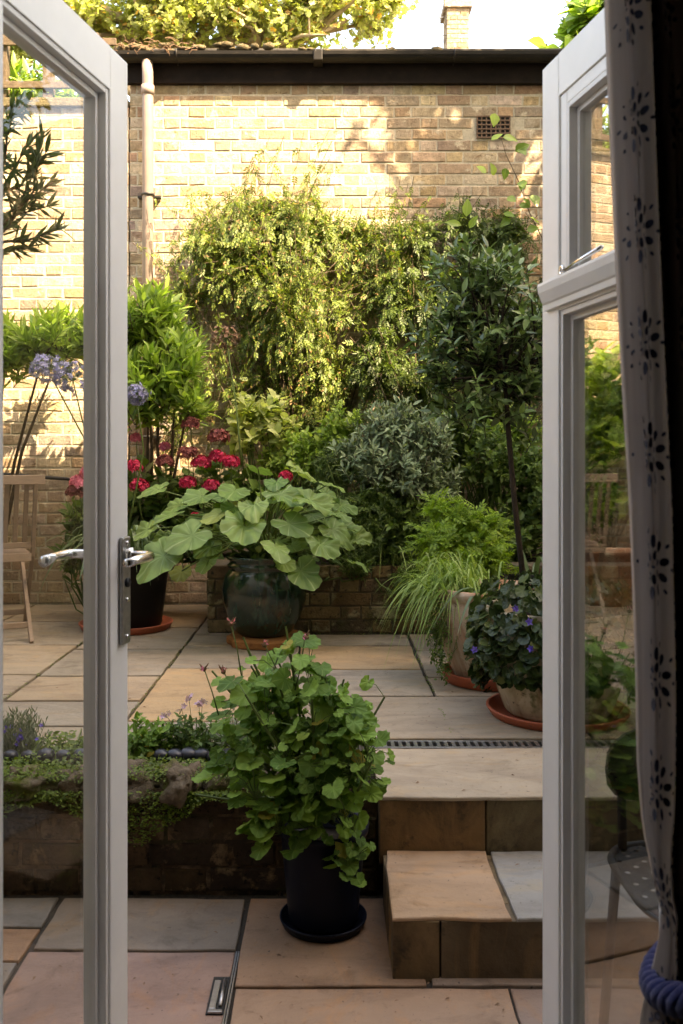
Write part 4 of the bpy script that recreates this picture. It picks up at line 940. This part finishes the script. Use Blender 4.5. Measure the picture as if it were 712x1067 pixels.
# pot B trailing violas/ivy
ti = thing('trailing_bellflower', 'dark trailing plant with few violet flowers covering the lime stained pot', 'plant', (PB[0], PB[1], .68))
P, A, U_, S = [], [], [], []; st = MB()
for i in range(1700):
    a = rg.uniform(math.pi*.7, math.pi*2.3)
    t = rg.random(); tt = max(0, (t-.38)/.62); z = .72-.27*tt**.8*(.6+.5*noise.noise(Vector((a*1.6, 2, 5)))+.4); r = .292+.022*math.sin(tt*3)+rg.uniform(-.006, .03)-.045*tt**2
    if t < .38: r = rg.uniform(.02, .30); z = .69+.10*rg.random()+.05*(1-r/.28)
    p = (PB[0]+r*math.cos(a), PB[1]+r*math.sin(a), z); P.append(p)
    A.append((math.cos(a)*.5+rg.normal(0, .5), math.sin(a)*.5+rg.normal(0, .4), -.6+rg.normal(0, .3))); U_.append((math.cos(a), math.sin(a), .7)); S.append(rg.uniform(.022, .045))
    if i % 25 == 0: st.tube([(PB[0]+.24*math.cos(a), PB[1]+.24*math.sin(a), .70), (PB[0]+.29*math.cos(a), PB[1]+.29*math.sin(a), .68), p], .0013, 3, False)
obj('foliage', leaves(ROUND, P, A, U_, S, .4), M['L_ivy'], ti); obj('stems', st, M['stem'], ti)
for u, v in [(537, 634), (551, 648), (553, 676), (495, 677)]:
    c = at(u, v, 3.13); obj('flower', leaves(FLOW, [c]*2, rg.normal(size=(2, 3)), [(0, -1, .4)]*2, [.032, .026], .2), M['P_violet'], ti)
# olive by the left door
ol = thing('olive_tree', 'olive branches reaching in behind the top of left door pane', 'tree', (-1.15, 2.3, .3))
g = MB(); g.tube([(-1.15, 2.3, .28), (-1.17, 2.3, .9), (-1.1, 2.28, 1.4), (-1.0, 2.26, 1.75)], [.026, .022, .018, .012], 8)
brs = [((-20, 260), (10, 235), (40, 170)), ((-20, 235), (20, 215), (55, 190)), ((-30, 220), (5, 170), (10, 120)), ((0, 250), (30, 250), (64, 238)), ((-15, 200), (20, 195), (48, 160)), ((10, 225), (35, 200), (44, 140)), ((-5, 215), (12, 180), (30, 150)), ((-10, 240), (14, 225), (50, 215)), ((-25, 170), (0, 130), (25, 112)), ((-30, 280), (0, 262), (30, 258)), ((-40, 190), (-10, 150), (18, 108))]
P, A, U_, S = [], [], [], []
for br in brs:
    q = [np.array(at(u, v, 2.25)) for u, v in br]; q0 = np.array((-1.02, 2.26, 1.72))
    q[0][1] += .02; g.tube([q0, q[0], q[1], q[2]], [.007, .004, .003, .0015], 5)
    for j in range(40):
        t = rg.random()**.8; a_, b_ = (q[0], q[1]) if t < .4 else (q[1], q[2]); tt = t/.4 if t < .4 else (t-.4)/.6
        p = a_+(b_-a_)*tt; d = (b_-a_)/np.linalg.norm(b_-a_); s_ = rg.normal(size=3)
        P.append(p); A.append(d*.9+s_*.65); U_.append(rg.normal(size=3)+np.array((0, -.5, .5))); S.append(rg.uniform(.035, .06))
for j in range(700):
    d = rg.normal(size=3); d /= np.linalg.norm(d); P.append(np.array((-1.25, 2.3, 1.95))+d*np.array((.36, .3, .4))*rg.random()**.4); A.append(d+rg.normal(0, .5, 3)); U_.append(rg.normal(size=3)); S.append(rg.uniform(.045, .07))
obj('trunk', g, M['bark'], ol); obj('crown', leaves(T_lance(.095, .02, .08, .5), P, A, U_, S, .3), M['L_olive'], ol)
pot('terracotta_pot', 'terracotta pot of the olive tree on the lower patio beyond left door', (-1.15, 2.3, .002), [(.02, 0), (.15, 0), (.16, .02), (.2, .3), (.215, .31), (.215, .34)], 'terra')

# ---------------------------------------------------------------- wire along wall, chairs
g = MB(); pts = [at(-60, 489, 6.02), at(-10, 493, 6.0), at(40, 497, 5.98), at(70, 499, 5.98), at(97, 506, 6.0), at(120, 512, 6.05)]
g.tube(pts, .012, 6); tag(obj('hose', g, M['iron']), 'thin black hose sagging along the brick wall above the folding chair', 'hose')
def folding_chair(loc, rz, label, mat='wood', h=.86):
    t = thing('folding_chair', label, 'chair', loc, 'slatted folding chairs')
    c, s = math.cos(rz), math.sin(rz)
    def T(x, y, z): return (loc[0]+x*c-y*s, loc[1]+x*s+y*c, loc[2]+z)
    def bar(p0, p1, w_, d_, name, n=None):
        g = MB(); p0, p1 = Vector(p0), Vector(p1); ax = (p1-p0); L = ax.length; ax.normalize()
        yy = Vector((0, 1, 0)) if abs(ax.y) < .9 else Vector((1, 0, 0)); xx = yy.cross(ax).normalized(); yy = ax.cross(xx)
        def TT(a, b, z): q = p0+xx*a+yy*b+ax*z; return T(*q)
        g.box((-d_/2, -w_/2, 0), (d_/2, w_/2, L), .003, TT); return g
    for sg in (1, -1):
        y = .215*sg
        g = bar((.26, y, 0), (-.10, y, .45), .02, .036, 'leg'); g2 = bar((-.10, y, .445), (-.235, y, .84), .02, .036, 'leg'); g.add(g2.v, g2.f)
        obj('leg', g, M[mat], t)
        obj('leg', bar((-.27, y*.88, 0), (.2, y*.88, .43), .02, .036, 'leg'), M[mat], t)
    obj('top_rail', bar((-.235, -.26, .85), (-.235, .26, .85), .03, .05, 'r'), M[mat], t)
    obj('lower_rail', bar((-.115, -.215, .50), (-.115, .215, .50), .03, .03, 'r'), M[mat], t)
    for i in range(8):
        y = -.17+.34*i/7; obj('back_slat', bar((-.118, y, .51), (-.232, y, .83), .024, .010, 's'), M[mat], t)
    for i in range(8):
        x = -.17+.055*i; obj('seat_slat', bar((x, -.2, .44), (x, .2, .44), .012, .044, 's'), M[mat], t)
    obj('stretcher', bar((-.18, -.19, .085), (-.18, .19, .085), .02, .03, 'r'), M[mat], t)
    obj('stretcher', bar((.18, -.21, .10), (.18, .21, .10), .02, .03, 'r'), M[mat], t)
    return t
folding_chair((-1.84, 4.95, ZP), R(115), 'weathered wooden folding chair partly cut by the left picture edge')
folding_chair((-2.45, 4.55, ZP), R(-30), 'second weathered folding chair further left, mirrored in the right door')
pot('terracotta_pot', 'plain terracotta pot by the left side wall, mirrored in the right door', (-2.45, 5.3, ZP), [(.02, 0), (.15, 0), (.16, .02), (.22, .33), (.24, .34), (.24, .39)], 'terra')
lv, st = grow([((-2.5, 5.4, 1.15), (.3, .25, .35)), ((-2.7, 5.6, 1.65), (.35, .3, .4)), ((-3.0, 5.3, 1.9), (.2, .3, .4))], 200, .2, .8, .8, per=9, leaf=.13, tmpl=BROAD, root=(-2.45, 5.3, .6), limb=9, stem_r=.004)
plant('leafy_shrub', 'broad leaved shrub against the left side wall, mirrored in the right door', 'shrub', (-2.45, 5.3, .62), lv, st, 'L_bright', 'bark')
# perforated metal chair behind right pane
mc = thing('metal_chair', 'dark perforated metal garden chair behind the right door glass', 'chair', (.80, 1.86, 0))
MX, MY, MZ = .80, 1.84, .41
g = MB(); cell = .026; nx_, ny_ = 16, 14
for i in range(nx_):
    for j in range(ny_):
        cx_, cy_ = MX+(i-nx_/2+.5)*cell, MY+(j-ny_/2+.5)*cell
        dd = abs((i-nx_/2+.5)/(nx_/2))**4+abs((j-ny_/2+.5)/(ny_/2))**4
        if dd > 1.1: continue
        hole = (i+j) % 2 == 0
        sq = [(cx_+cell/2*a, cy_+cell/2*b, MZ) for a, b in ((-1, -1), (0, -1), (1, -1), (1, 0), (1, 1), (0, 1), (-1, 1), (-1, 0))]
        if hole:
            r_ = .0055; ci = [(cx_+r_*math.cos(R(225+45*k)), cy_+r_*math.sin(R(225+45*k)), MZ) for k in range(8)]
            g.add(sq+ci, [(k, (k+1) % 8, 8+(k+1) % 8, 8+k) for k in range(8)])
        else: g.add(sq, [tuple(range(8))])
obj('seat', g, M['iron'], mc)
def loop(n, rx, ry, c, r, ex=4):
    P = []
    for k in range(n+1):
        a = 2*math.pi*k/n; ca, sa = math.cos(a), math.sin(a)
        P.append((c[0]+rx*math.copysign(abs(ca)**(2/ex), ca), c[1]+ry*math.copysign(abs(sa)**(2/ex), sa), c[2]))
    m_ = MB(); m_.tube(P, r, 6, False); return m_
obj('seat_frame', loop(40, .212, .186, (MX, MY, MZ-.003), .010), M['iron'], mc)
for sx, sy in ((-1, -1), (1, -1), (-1, 1), (1, 1)):
    m_ = MB(); m_.tube([(MX+sx*.18, MY+sy*.15, MZ), (MX+sx*.2, MY+sy*.19, .0)], .011, 8); obj('leg', m_, M['iron'], mc)
m_ = MB(); n = 22
for layer in (0, .006):
    pass
P = []; 
for k in range(n): 
    a = 2*math.pi*k/n; P.append((MX-.02+.19*math.copysign(abs(math.cos(a))**.7, math.cos(a)), MY+.20+.03*0, .585+.085*math.copysign(abs(math.sin(a))**.7, math.sin(a))))
V = [(p[0], p[1]-.006+.05*((p[0]-MX)/.19)**2*-1, p[2]) for p in P]+[(p[0], p[1]+.006+.05*((p[0]-MX)/.19)**2*-1, p[2]) for p in P]
m_.add(V, [tuple(range(n)), tuple(range(n, 2*n))[::-1]]+[(k, n+k, n+(k+1) % n, (k+1) % n) for k in range(n)]); obj('backrest', m_, M['darkpot'], mc)
for sx in (-1, 1):
    m_ = MB(); m_.tube([(MX+sx*.17, MY+.15, MZ), (MX+sx*.16, MY+.19, .52), (MX+sx*.15, MY+.165, .60)], .010, 8); obj('back_post', m_, M['iron'], mc)

# ---------------------------------------------------------------- doors
DT = .05
def make_door(side):
    if side < 0:
        free = Vector((-.392, 1.78)); phi = R(12.6); d = Vector((-math.sin(phi), -math.cos(phi))); nin = Vector((math.cos(phi), -math.sin(phi)))
    else:
        free = Vector((.4147, 1.81)); phi = R(10.8); d = Vector((math.sin(phi), -math.cos(phi))); nin = Vector((-math.cos(phi), -math.sin(phi)))
    W, ZB, ZT = .51, .03, 2.0176
    def T(t, n, z): q = free+d*t+nin*n; return (q.x, q.y, z)
    hinge = T(W, -DT/2, ZB)
    lab = 'open pale grey glazed door leaf at the left with lever handle' if side < 0 else 'open pale grey glazed door leaf at the right with transom light'
    t_ = thing('glazed_door', lab, 'door', hinge, 'pair of open french doors')
    def B(a, b, bev=.0025, nm='x', mat='paint', par=t_):
        g = MB(); g.box(a, b, bev, T); return obj(nm, g, M[mat], par)
    sw = .0756; rail = .08
    B((0, -DT, ZB), (sw, 0, ZT), .003, 'stile'); B((W-.08, -DT, ZB), (W, 0, ZT), .003, 'stile')
    B((sw, -DT, ZT-rail), (W-.08, -.0004, ZT), .0008, 'top_rail'); B((sw, -DT, ZB), (W-.08, -.0006, ZB+.115), .002, 'bottom_rail')
    def pane(t0, t1, z0, z1, nm='glazing_bead'):
        # stepped moulding then glass
        g = MB()
        for (i0, i1, dn) in ((0, .010, -.004), (.010, .021, -.019)):
            for a, b in (((t0+i0, -DT+.006, z0+i0), (t0+i1, dn, z1-i0)), ((t1-i1, -DT+.006, z0+i0), (t1-i0, dn, z1-i0)), ((t0+i1, -DT+.006, z1-i1), (t1-i1, dn, z1-i0)), ((t0+i1, -DT+.006, z0+i0), (t1-i1, dn, z0+i1))):
                g.box(a, b, .0012, T)
        obj(nm, g, M['beadpaint'], t_)
        g = MB(); g.box((t0+.019, -.030, z0+.019), (t1-.019, -.026, z1-.019), 0, T); obj('glass_pane', g, M['glass' if side < 0 else 'coated'], t_)
    if side < 0:
        pane(sw, W-.08, ZB+.115, ZT-rail)
    else:
        zl, zu = 1.533, 1.577
        B((sw, -DT, zl), (W-.08, -.0004, zu), .0008, 'transom_rail')
        pane(sw, W-.08, ZB+.115, zl)
        # inner sash of the top light
        B((sw, -DT+.004, zu), (sw+.027, -.004, ZT-rail), .002, 'vent_sash'); B((sw+.027, -DT+.004, ZT-rail-.025), (W-.107, -.004, ZT-rail), .002, 'vent_sash')
        pane(sw+.027, W-.107, zu+.0, ZT-rail-.025)
        # projecting moulded drip over the transom
        g = MB(); prof = [(0.0, 1.538), (.007, 1.539), (.008, 1.550), (.011, 1.553), (.019, 1.572), (.021, 1.585), (.020, 1.590), (0, 1.592)]
        V = [T(.026, a+.0005, z) for a, z in prof]+[T(W-.01, a+.0005, z) for a, z in prof]; n = len(prof)
        g.add(V, [(k, (k+1) % n, n+(k+1) % n, n+k) for k in range(n)]+[tuple(range(n))[::-1], tuple(range(n, 2*n))]); 
        bm = bmesh.new(); bm.free()
        obj('drip_moulding', g, M['paint'], t_)
        g = MB(); ring = [T(.103+.007*math.cos(a), .006, 1.603+.007*math.sin(a)) for a in np.linspace(0, 6.283, 13)]; g.tube(ring, .0032, 6, False)
        g.tube([T(.107, .004, 1.600), T(.18, .01, 1.604), T(.27, .012, 1.608)], .004, 6); g.box((.095, -.004, 1.5935), (.135, .006, 1.5965), .0005, T); obj('window_stay', g, M['steel'], t_)
    if side < 0:
        g = MB(); g.box((.006, .0005, .901), (.042, .009, 1.105), .003, T); hp = obj('backplate', g, M['darksteel'], t_)
        g = MB(); g.tube([T(.024, .009, 1.070), T(.024, .022, 1.070)], .0145, 16); g.tube([T(.024, .02, 1.070), T(.024, .05, 1.070), T(.03, .058, 1.070), T(.045, .061, 1.070), T(.085, .060, 1.069), T(.125, .055, 1.066)], [.009, .009, .0095, .009, .0085, .008], 12); obj('lever_handle', g, M['steel'], hp)
        for zz in (.985, .915, 1.093):
            g = MB(); g.tube([T(.024, .008, zz), T(.024, .0115, zz)], .0045, 10); obj('screw', g, M['steel'], hp)
        g = MB(); g.tube([T(.024, .009, 1.018), T(.024, .013, 1.018)], .009, 14); g.box((.0225, .0128, 1.011), (.0255, .0140, 1.025), 0, T); obj('lock_cylinder', g, M['iron'], hp)
        g = MB(); g.box((.006, -DT-.009, .901), (.042, -DT-.0005, 1.105), .003, T); hp = obj('backplate', g, M['darksteel'], t_)
        g = MB(); g.tube([T(.024, -DT-.009, 1.070), T(.024, -DT-.022, 1.070)], .0145, 16); g.tube([T(.024, -DT-.02, 1.070), T(.024, -DT-.05, 1.070), T(.03, -DT-.058, 1.070), T(.045, -DT-.061, 1.070), T(.085, -DT-.060, 1.069), T(.13, -DT-.055, 1.066)], [.009, .009, .0095, .009, .0085, .0105], 12); obj('lever_handle', g, M['steel'], hp)
    return t_
make_door(-1); make_door(1)

# ---------------------------------------------------------------- the house the camera stands in
hs = thing('house', 'rendered house the photograph is taken from, shading the patio', 'house', (0, 1.3, 0))
HH = 8.35
mb = MB()
mb.box((-4.5, 1.14, -.05), (-.547, 1.26, HH)); mb.box((.547, 1.14, -.05), (12, 1.26, HH)); mb.box((-.545, 1.14, 2.05), (.545, 1.26, HH)); mb.box((-4.5, -5, -.05), (-4.3, 1.138, HH)); mb.box((11.8, -5, -.05), (12, 1.138, HH)); mb.box((-4.5, -5.2, -.05), (12, -5.002, HH))
obj('wall', mb, M['render'], hs)
mb = MB(); mb.box((-4.6, -5.3, HH+.002), (12.1, 1.4, HH+.12)); obj('roof', mb, M['slate'], hs)
for x0, x1, z0, z1 in [(-.545, -.51, .0, 2.048), (.522, .545, .0, 2.048), (-.51, .522, 2.02, 2.048)]:
    g = MB(); g.box((x0, 1.16, z0), (x1, 1.275, z1), .002); obj('door_frame', g, M['paint'], hs)
g = MB(); g.box((-.51, 1.12, -.02), (.522, 1.285, .028), .004); obj('threshold', g, M['paint'], hs)
mb = MB(); mb.box((-2.4, -3, 0), (2.4, 1.13, .03)); struct('floor', mb, M['floor'])
mb = MB(); mb.box((-2.4, -3, 2.5), (2.4, 1.13, 2.55)); struct('ceiling', mb, M['plaster'])
mb = MB(); mb.box((-2.5, -3, 0), (-2.402, 1.13, 2.5)); mb.box((2.402, -3, 0), (2.5, 1.13, 2.5)); mb.box((-2.5, -3.1, 0), (2.5, -3.002, 2.5)); struct('room_wall', mb, M['plaster'])

# ---------------------------------------------------------------- curtain
ct = thing('curtain', 'grey linen curtain with navy embroidered sprigs gathered by the right door', 'curtain', (.6, 1.15, .02))
CYc = 1.03
def cl_left(v):   # photo pixel of the leading edge by height
    return float(np.interp(v, [-80, 0, 250, 400, 530, 700, 800, 870, 930, 955, 985, 1067, 1250], [637, 638, 649, 656, 663, 668, 669, 673, 684, 691, 688, 675, 655]))
def curt(s, z):
    v = HV+(CZ-z)*F/CYc
    xl = (cl_left(v)-CX)*CYc/F
    pin = math.exp(-((z-.74)/.10)**2)
    wid = .27*(1-.45*pin-.15*math.exp(-((z-.9)/.4)**2))
    amp = .036*(1-.6*pin)
    ph = s*2*math.pi*5.7
    x = xl+wid*s+.005*math.sin(ph*2+.6)*(1-.6*pin)
    y = CYc+amp*math.cos(ph+.25*math.sin(z*1.3))-.006*math.sin(ph*3+z*2.2)*(1-s*.3)+.004*noise.noise(Vector((s*22, z*1.2, 3)))+.0028*math.sin(s*2*math.pi*31+1.2*math.sin(z*2.1))*(1-pin)
    x += .004*noise.noise(Vector((s*18, z*1.6, 9)))
    return Vector((x, y, z))
g = MB(); ns, nz = 240, 120; V = []
for j in range(nz+1):
    z = .04+(2.45-.04)*j/nz
    for i in range(ns+1): V.append(curt(i/ns, z))
Fs = [(j*(ns+1)+i, j*(ns+1)+i+1, (j+1)*(ns+1)+i+1, (j+1)*(ns+1)+i) for j in range(nz) for i in range(ns)]
g.add(V, Fs, True); cb = obj('curtain_cloth', g, M['cloth'], ct)
for s_a, s_b in ((.112, 1.0),):
    g = MB(); V = []; ns2 = int(220*(s_b-s_a))+8
    for j in range(nz+1):
        z = .05+(2.44-.05)*j/nz
        for i in range(ns2+1): p = curt(s_a+(s_b-s_a)*i/ns2, z); V.append((p.x+.002, p.y+.012, p.z))
    Fs = [(j*(ns2+1)+i, j*(ns2+1)+i+1, (j+1)*(ns2+1)+i+1, (j+1)*(ns2+1)+i) for j in range(nz) for i in range(ns2)]
    g.add(V, Fs, True); obj('backlight_blocker', g, M['backlight_blocker'], ct)  # added dark sheet behind the cloth, blocks backlight so the inner folds darken
# embroidered sprigs: petals laid on the cloth
g = MB()
for s0 in (.055, .135, .215, .37, .55, .74, .90):
    z = .12+(s0*7 % 1)*.1
    while z < 2.4:
        for rr, pl, np_ in ((.0, .004, 1), (.010, .008, 7), (.021, .0105, 10), (.030, .005, 10)):
            for k in range(np_):
                a = 2*math.pi*k/np_+rr*40+random.uniform(-.05, .05)
                cs, cz_ = s0+rr*math.cos(a)*1.15+random.uniform(-.001, .001), z+rr*math.sin(a)*1.35
                poly = []
                for q in range(8):
                    b = 2*math.pi*q/8; lx, lz = pl*.5*math.cos(b), pl*.3*math.sin(b)
                    poly.append((cs+(lx*math.cos(a)-lz*math.sin(a))*1.3, cz_+(lx*math.sin(a)+lz*math.cos(a))*1.5))
                pts3 = []
                for ps, pz in poly:
                    ps = min(max(ps, .002), .998); p0 = curt(ps, pz); e1 = curt(min(1, ps+.002), pz)-p0; n_ = e1.cross(Vector((0, 0, 1))).normalized()
                    if n_.y > 0: n_ = -n_
                    pts3.append(p0+n_*.0016)
                g.add(pts3, [tuple(range(8))])
        z += .122
eo = obj('embroidery', g, M['thread'], ct)
# rope tie back
g = MB(); nn = 220
for strand in range(3):
    P = []
    for k in range(nn+1):
        a = 2*math.pi*k/nn
        c = Vector((.452+.084*math.cos(a), CYc-.0+.08*math.sin(a), 0.735-.045*math.cos(a+.3)*-1*1.0-.035))
        rad = Vector((math.cos(a), math.sin(a), 0)); tw = a*15+strand*2.094
        P.append(c+rad*.0105*math.cos(tw)+Vector((0, 0, .0105*math.sin(tw))))
    g.tube(P, .0092, 7, False)
tag(obj('rope_tieback', g, M['rope']), 'twisted cobalt blue rope holding the curtain back', 'tieback')

# ---------------------------------------------------------------- beyond the walls
def tree(name, label, base, trunk_pts, rads, clumps, n, leaf, tmpl, mat, bark, per=10, length=.4, limbs=14, sr=.01):
    t = thing(name, label, 'tree', base)
    g = MB(); g.tube(trunk_pts, rads, 12)
    hub_ = trunk_pts[-1]
    for i in range(limbs):
        c = clumps[i % min(12, len(clumps))][0]; a = np.array(trunk_pts[-1 - (i % 2)]); b = np.array(c)+rg.normal(0, .12, 3); m_ = (a+b)/2+rg.normal(0, .15, 3)
        g.tube([a, m_, b], [rads[-1]*.7, rads[-1]*.45, rads[-1]*.18], 7)
        for k in range(4):
            e = b+rg.normal(0, .35, 3); g.tube([m_*.4+b*.6, (b+e)/2, e], [rads[-1]*.25, rads[-1]*.15, rads[-1]*.05], 5)
    obj('trunk', g, M[bark], t)
    lv, st = grow(clumps, n, length, .2, 1, per=per, leaf=leaf, tmpl=tmpl, stem_r=sr*.5, spread=.9, fill=.7, jit=.5)
    obj('crown', lv, M[mat], t); obj('twigs', st, M[bark], t); return t
Yt = 11.5
cl = [at3(100, 25, Yt, 50, 30, 1.0), at3(170, -5, Yt, 70, 55, 1.1), at3(250, 15, Yt, 70, 42, 1.0), at3(330, -5, Yt, 60, 50, 1.0), at3(300, 40, Yt, 50, 16, .8), at3(385, 18, Yt, 34, 18, .7, .8), at3(405, -8, Yt, 34, 24, .8), at3(180, 40, Yt, 60, 25, .9), at3(50, -10, Yt, 60, 60, 1.0), at3(0, 40, Yt, 50, 40, .9), at3(-80, 10, Yt, 60, 60, 1), at3(220, -90, Yt, 150, 60, 1.2)]
tree('plane_tree', 'large yellow green tree spreading above the outbuilding roof', (-1.9, Yt+.5, 0), [(-1.9, Yt+.5, 0), (-1.85, Yt+.4, 3), (-1.8, Yt+.3, 5.4), (-1.75, Yt+.2, 6.4)], [.26, .22, .18, .15], cl, 4600, .060, MAPLE, 'L_plane', 'planebark', per=9, length=.4, limbs=12)
# shrub and trellis behind left wall
tl = thing('trellis', 'dark slatted trellis showing through leaves above the left wall', 'trellis', (-2.2, 6.5, 3.6))
for x in np.arange(-3.3, -1.5, .32):
    g = MB(); g.box((x, 6.45, 3.0), (x+.07, 6.52, 4.25), .004); obj('post', g, M['bark'], tl)
for z in (3.85, 4.15):
    g = MB(); g.box((-3.4, 6.425, z), (-1.5, 6.448, z+.05), .003); obj('rail', g, M['bark'], tl)
lv, st = grow([((-2.9, 6.7, 3.85), (.4, .2, .28)), ((-2.3, 6.65, 3.85), (.4, .2, .26)), ((-1.8, 6.65, 3.8), (.3, .2, .22)), ((-3.4, 6.7, 3.9), (.3, .2, .3))], 260, .18, .3, .8, per=9, leaf=.12, tmpl=LANCE, root=(-2.3, 6.8, 2.9), limb=6, stem_r=.003)
plant('hedge_plant', 'leafy shrub tangled in the trellis above the left wall', 'shrub', (-2.3, 6.8, 2.9), lv, st, 'L_bright', 'bark')
# foliage over the right end of the roof
Yr = 7.0
cl = [at3(612, 20, Yr, 26, 26, .3), at3(596, 42, Yr, 20, 14, .2, .7), at3(640, 10, Yr, 40, 40, .3), at3(690, 30, Yr, 40, 40, .4), at3(575, 48, Yr, 12, 6, .2, .4)]
lv, st = grow(cl, 150, .2, .5, .9, per=8, leaf=.13, tmpl=BROAD, root=(2.4, Yr, 3.95), limb=5, stem_r=.005)
plant('roof_creeper', 'green leaves growing over the right end of the outbuilding roof', 'creeper', (2.4, Yr, 3.95), lv, st, 'L_bright', 'bark')
# far house with chimney
Yh = 15.0
fh = thing('far_house', 'distant brick house whose chimney rises above the outbuilding', 'house', (2, Yh, 0))
mb = MB(); mb.box((.5, Yh, 0), (6, Yh+6, 6.6)); obj('wall', mb, M['render'], fh)
mb = MB(); mb.add([(.4, Yh-.2, 6.602), (6.1, Yh-.2, 6.602), (6.1, Yh+6.2, 6.602), (.4, Yh+6.2, 6.602), (.4, Yh+3, 7.5), (6.1, Yh+3, 7.5)], [(0, 1, 5, 4), (2, 3, 4, 5), (0, 4, 3), (1, 2, 5), (0, 3, 2, 1)]); ro = obj('roof', mb, M['slate'], fh)
BCH = [(c[0]*.62, c[1]*.6, c[2]*.58) for c in BC]
mb = MB(); cx0, cx1 = at(466, 0, Yh)[0], at(489, 0, Yh)[0]; bricks(mb, (cx0, Yh, 6.7), (1, 0, 0), (0, -1, 0), cx1-cx0, 2.4, BCH); bricks(mb, (cx0, Yh+.5, 6.7), (0, -1, 0), (-1, 0, 0), .5, 2.4, BCH); mb.box((cx0+.006, Yh+.006, 6.6), (cx1, Yh+.5, 9.1), 0, None, (.24, .19, .14)); mb.box((cx0-.05, Yh-.05, 8.62), (cx1+.05, Yh+.55, 8.74), .01, None, (.26, .21, .16)); obj('chimney', mb, M['brick'], ro)
g = MB(); ax_ = at(458, 0, Yh)[0]; g.tube([(ax_, Yh+.1, 6.6), (ax_, Yh+.1, 9.3)], .018, 6)
for zz in (8.2, 8.5, 8.75): g.tube([(ax_-.12, Yh+.1, zz), (ax_+.2, Yh+.1, zz+.03)], .008, 5)
g.tube([(cx1+.12, Yh+.1, 7.0), (cx1+.12, Yh+.1, 8.6)], .01, 5)
obj('aerial', g, M['darksteel'], ro)
# neighbour's tree casting the dapple on the wall
cl = [((3.0, 4.6, 4.6), (.75, .7, 1.0)), ((3.6, 4.6, 5.4), (.8, .7, .9)), ((2.75, 4.6, 5.9), (.55, .6, .6)), ((3.3, 4.6, 6.4), (.7, .6, .5)), ((2.75, 4.7, 3.9), (.45, .6, .5)), ((3.6, 4.6, 4.0), (.8, .7, .9)), ((2.3, 4.6, 6.1), (.45, .45, .35), .5), ((1.95, 4.6, 6.2), (.35, .4, .2), .3), ((2.45, 4.6, 5.2), (.3, .5, .4), .7), ((3.9, 5.2, 3.6), (.9, .5, 1.0)), ((5.0, 5.0, 4.2), (1.0, .8, 1.4)), ((5.0, 5.0, 2.6), (1.0, .7, 1.0), .7)]
tree('neighbour_tree', 'leafy tree over the right hand fence shading the far wall', (3.3, 4.1, 0), [(3.3, 4.1, 0), (3.3, 4.1, 2.0), (3.2, 4.1, 3.2)], [.13, .11, .09], cl, 1500, .09, OVAL, 'L_bright', 'bark', per=10, length=.35, limbs=9, sr=.006)
def fweed():
    k = rg.integers(0, 5); x, y = [(-.75+rg.normal(0, .004), rg.uniform(3.0, 5)), (.42+rg.normal(0, .004), rg.uniform(3.2, 4.6)), (-1.3+rg.normal(0, .004), rg.uniform(3.0, 5)), (rg.uniform(-2, .1), 3.015+rg.normal(0, .012)), (rg.uniform(-.7, 1.0), 5.055+rg.normal(0, .01))][k]
    if k < 4 and noise.noise(Vector((x*8, y*8, 3))) < -.05: return None
    return (x, y, ZP-.006+.010*rg.random())
patch(900, fweed, SMALL, .009, 'L_ground', 'joint_weeds', '')
# fallen bits on the paving
P = []; 
for _ in range(90): P.append((rg.uniform(-1.2, .9), rg.uniform(3.2, 4.9), ZP+.003))
for _ in range(12): y_ = rg.uniform(2.25, 3.0); P.append((rg.uniform(.2, .8), y_, .154 if y_ < 2.58 else .305))
P = [p for p in P if not (p[1] < 3.05 and p[0] < .2)]
for _ in range(70): P.append((rg.uniform(-.9, .4), rg.uniform(1.9, 2.6), .004))
o = obj('leaf_litter', leaves(SMALL, P, rg.normal(size=(len(P), 3))*np.array((1, 1, .1)), [(0, 0, 1)]*len(P), rg.uniform(.005, .017, len(P)), .2), M['bud']); o['kind'] = 'stuff'
for o in bpy.data.objects:
    if '_w' in o.keys(): del o['_w']
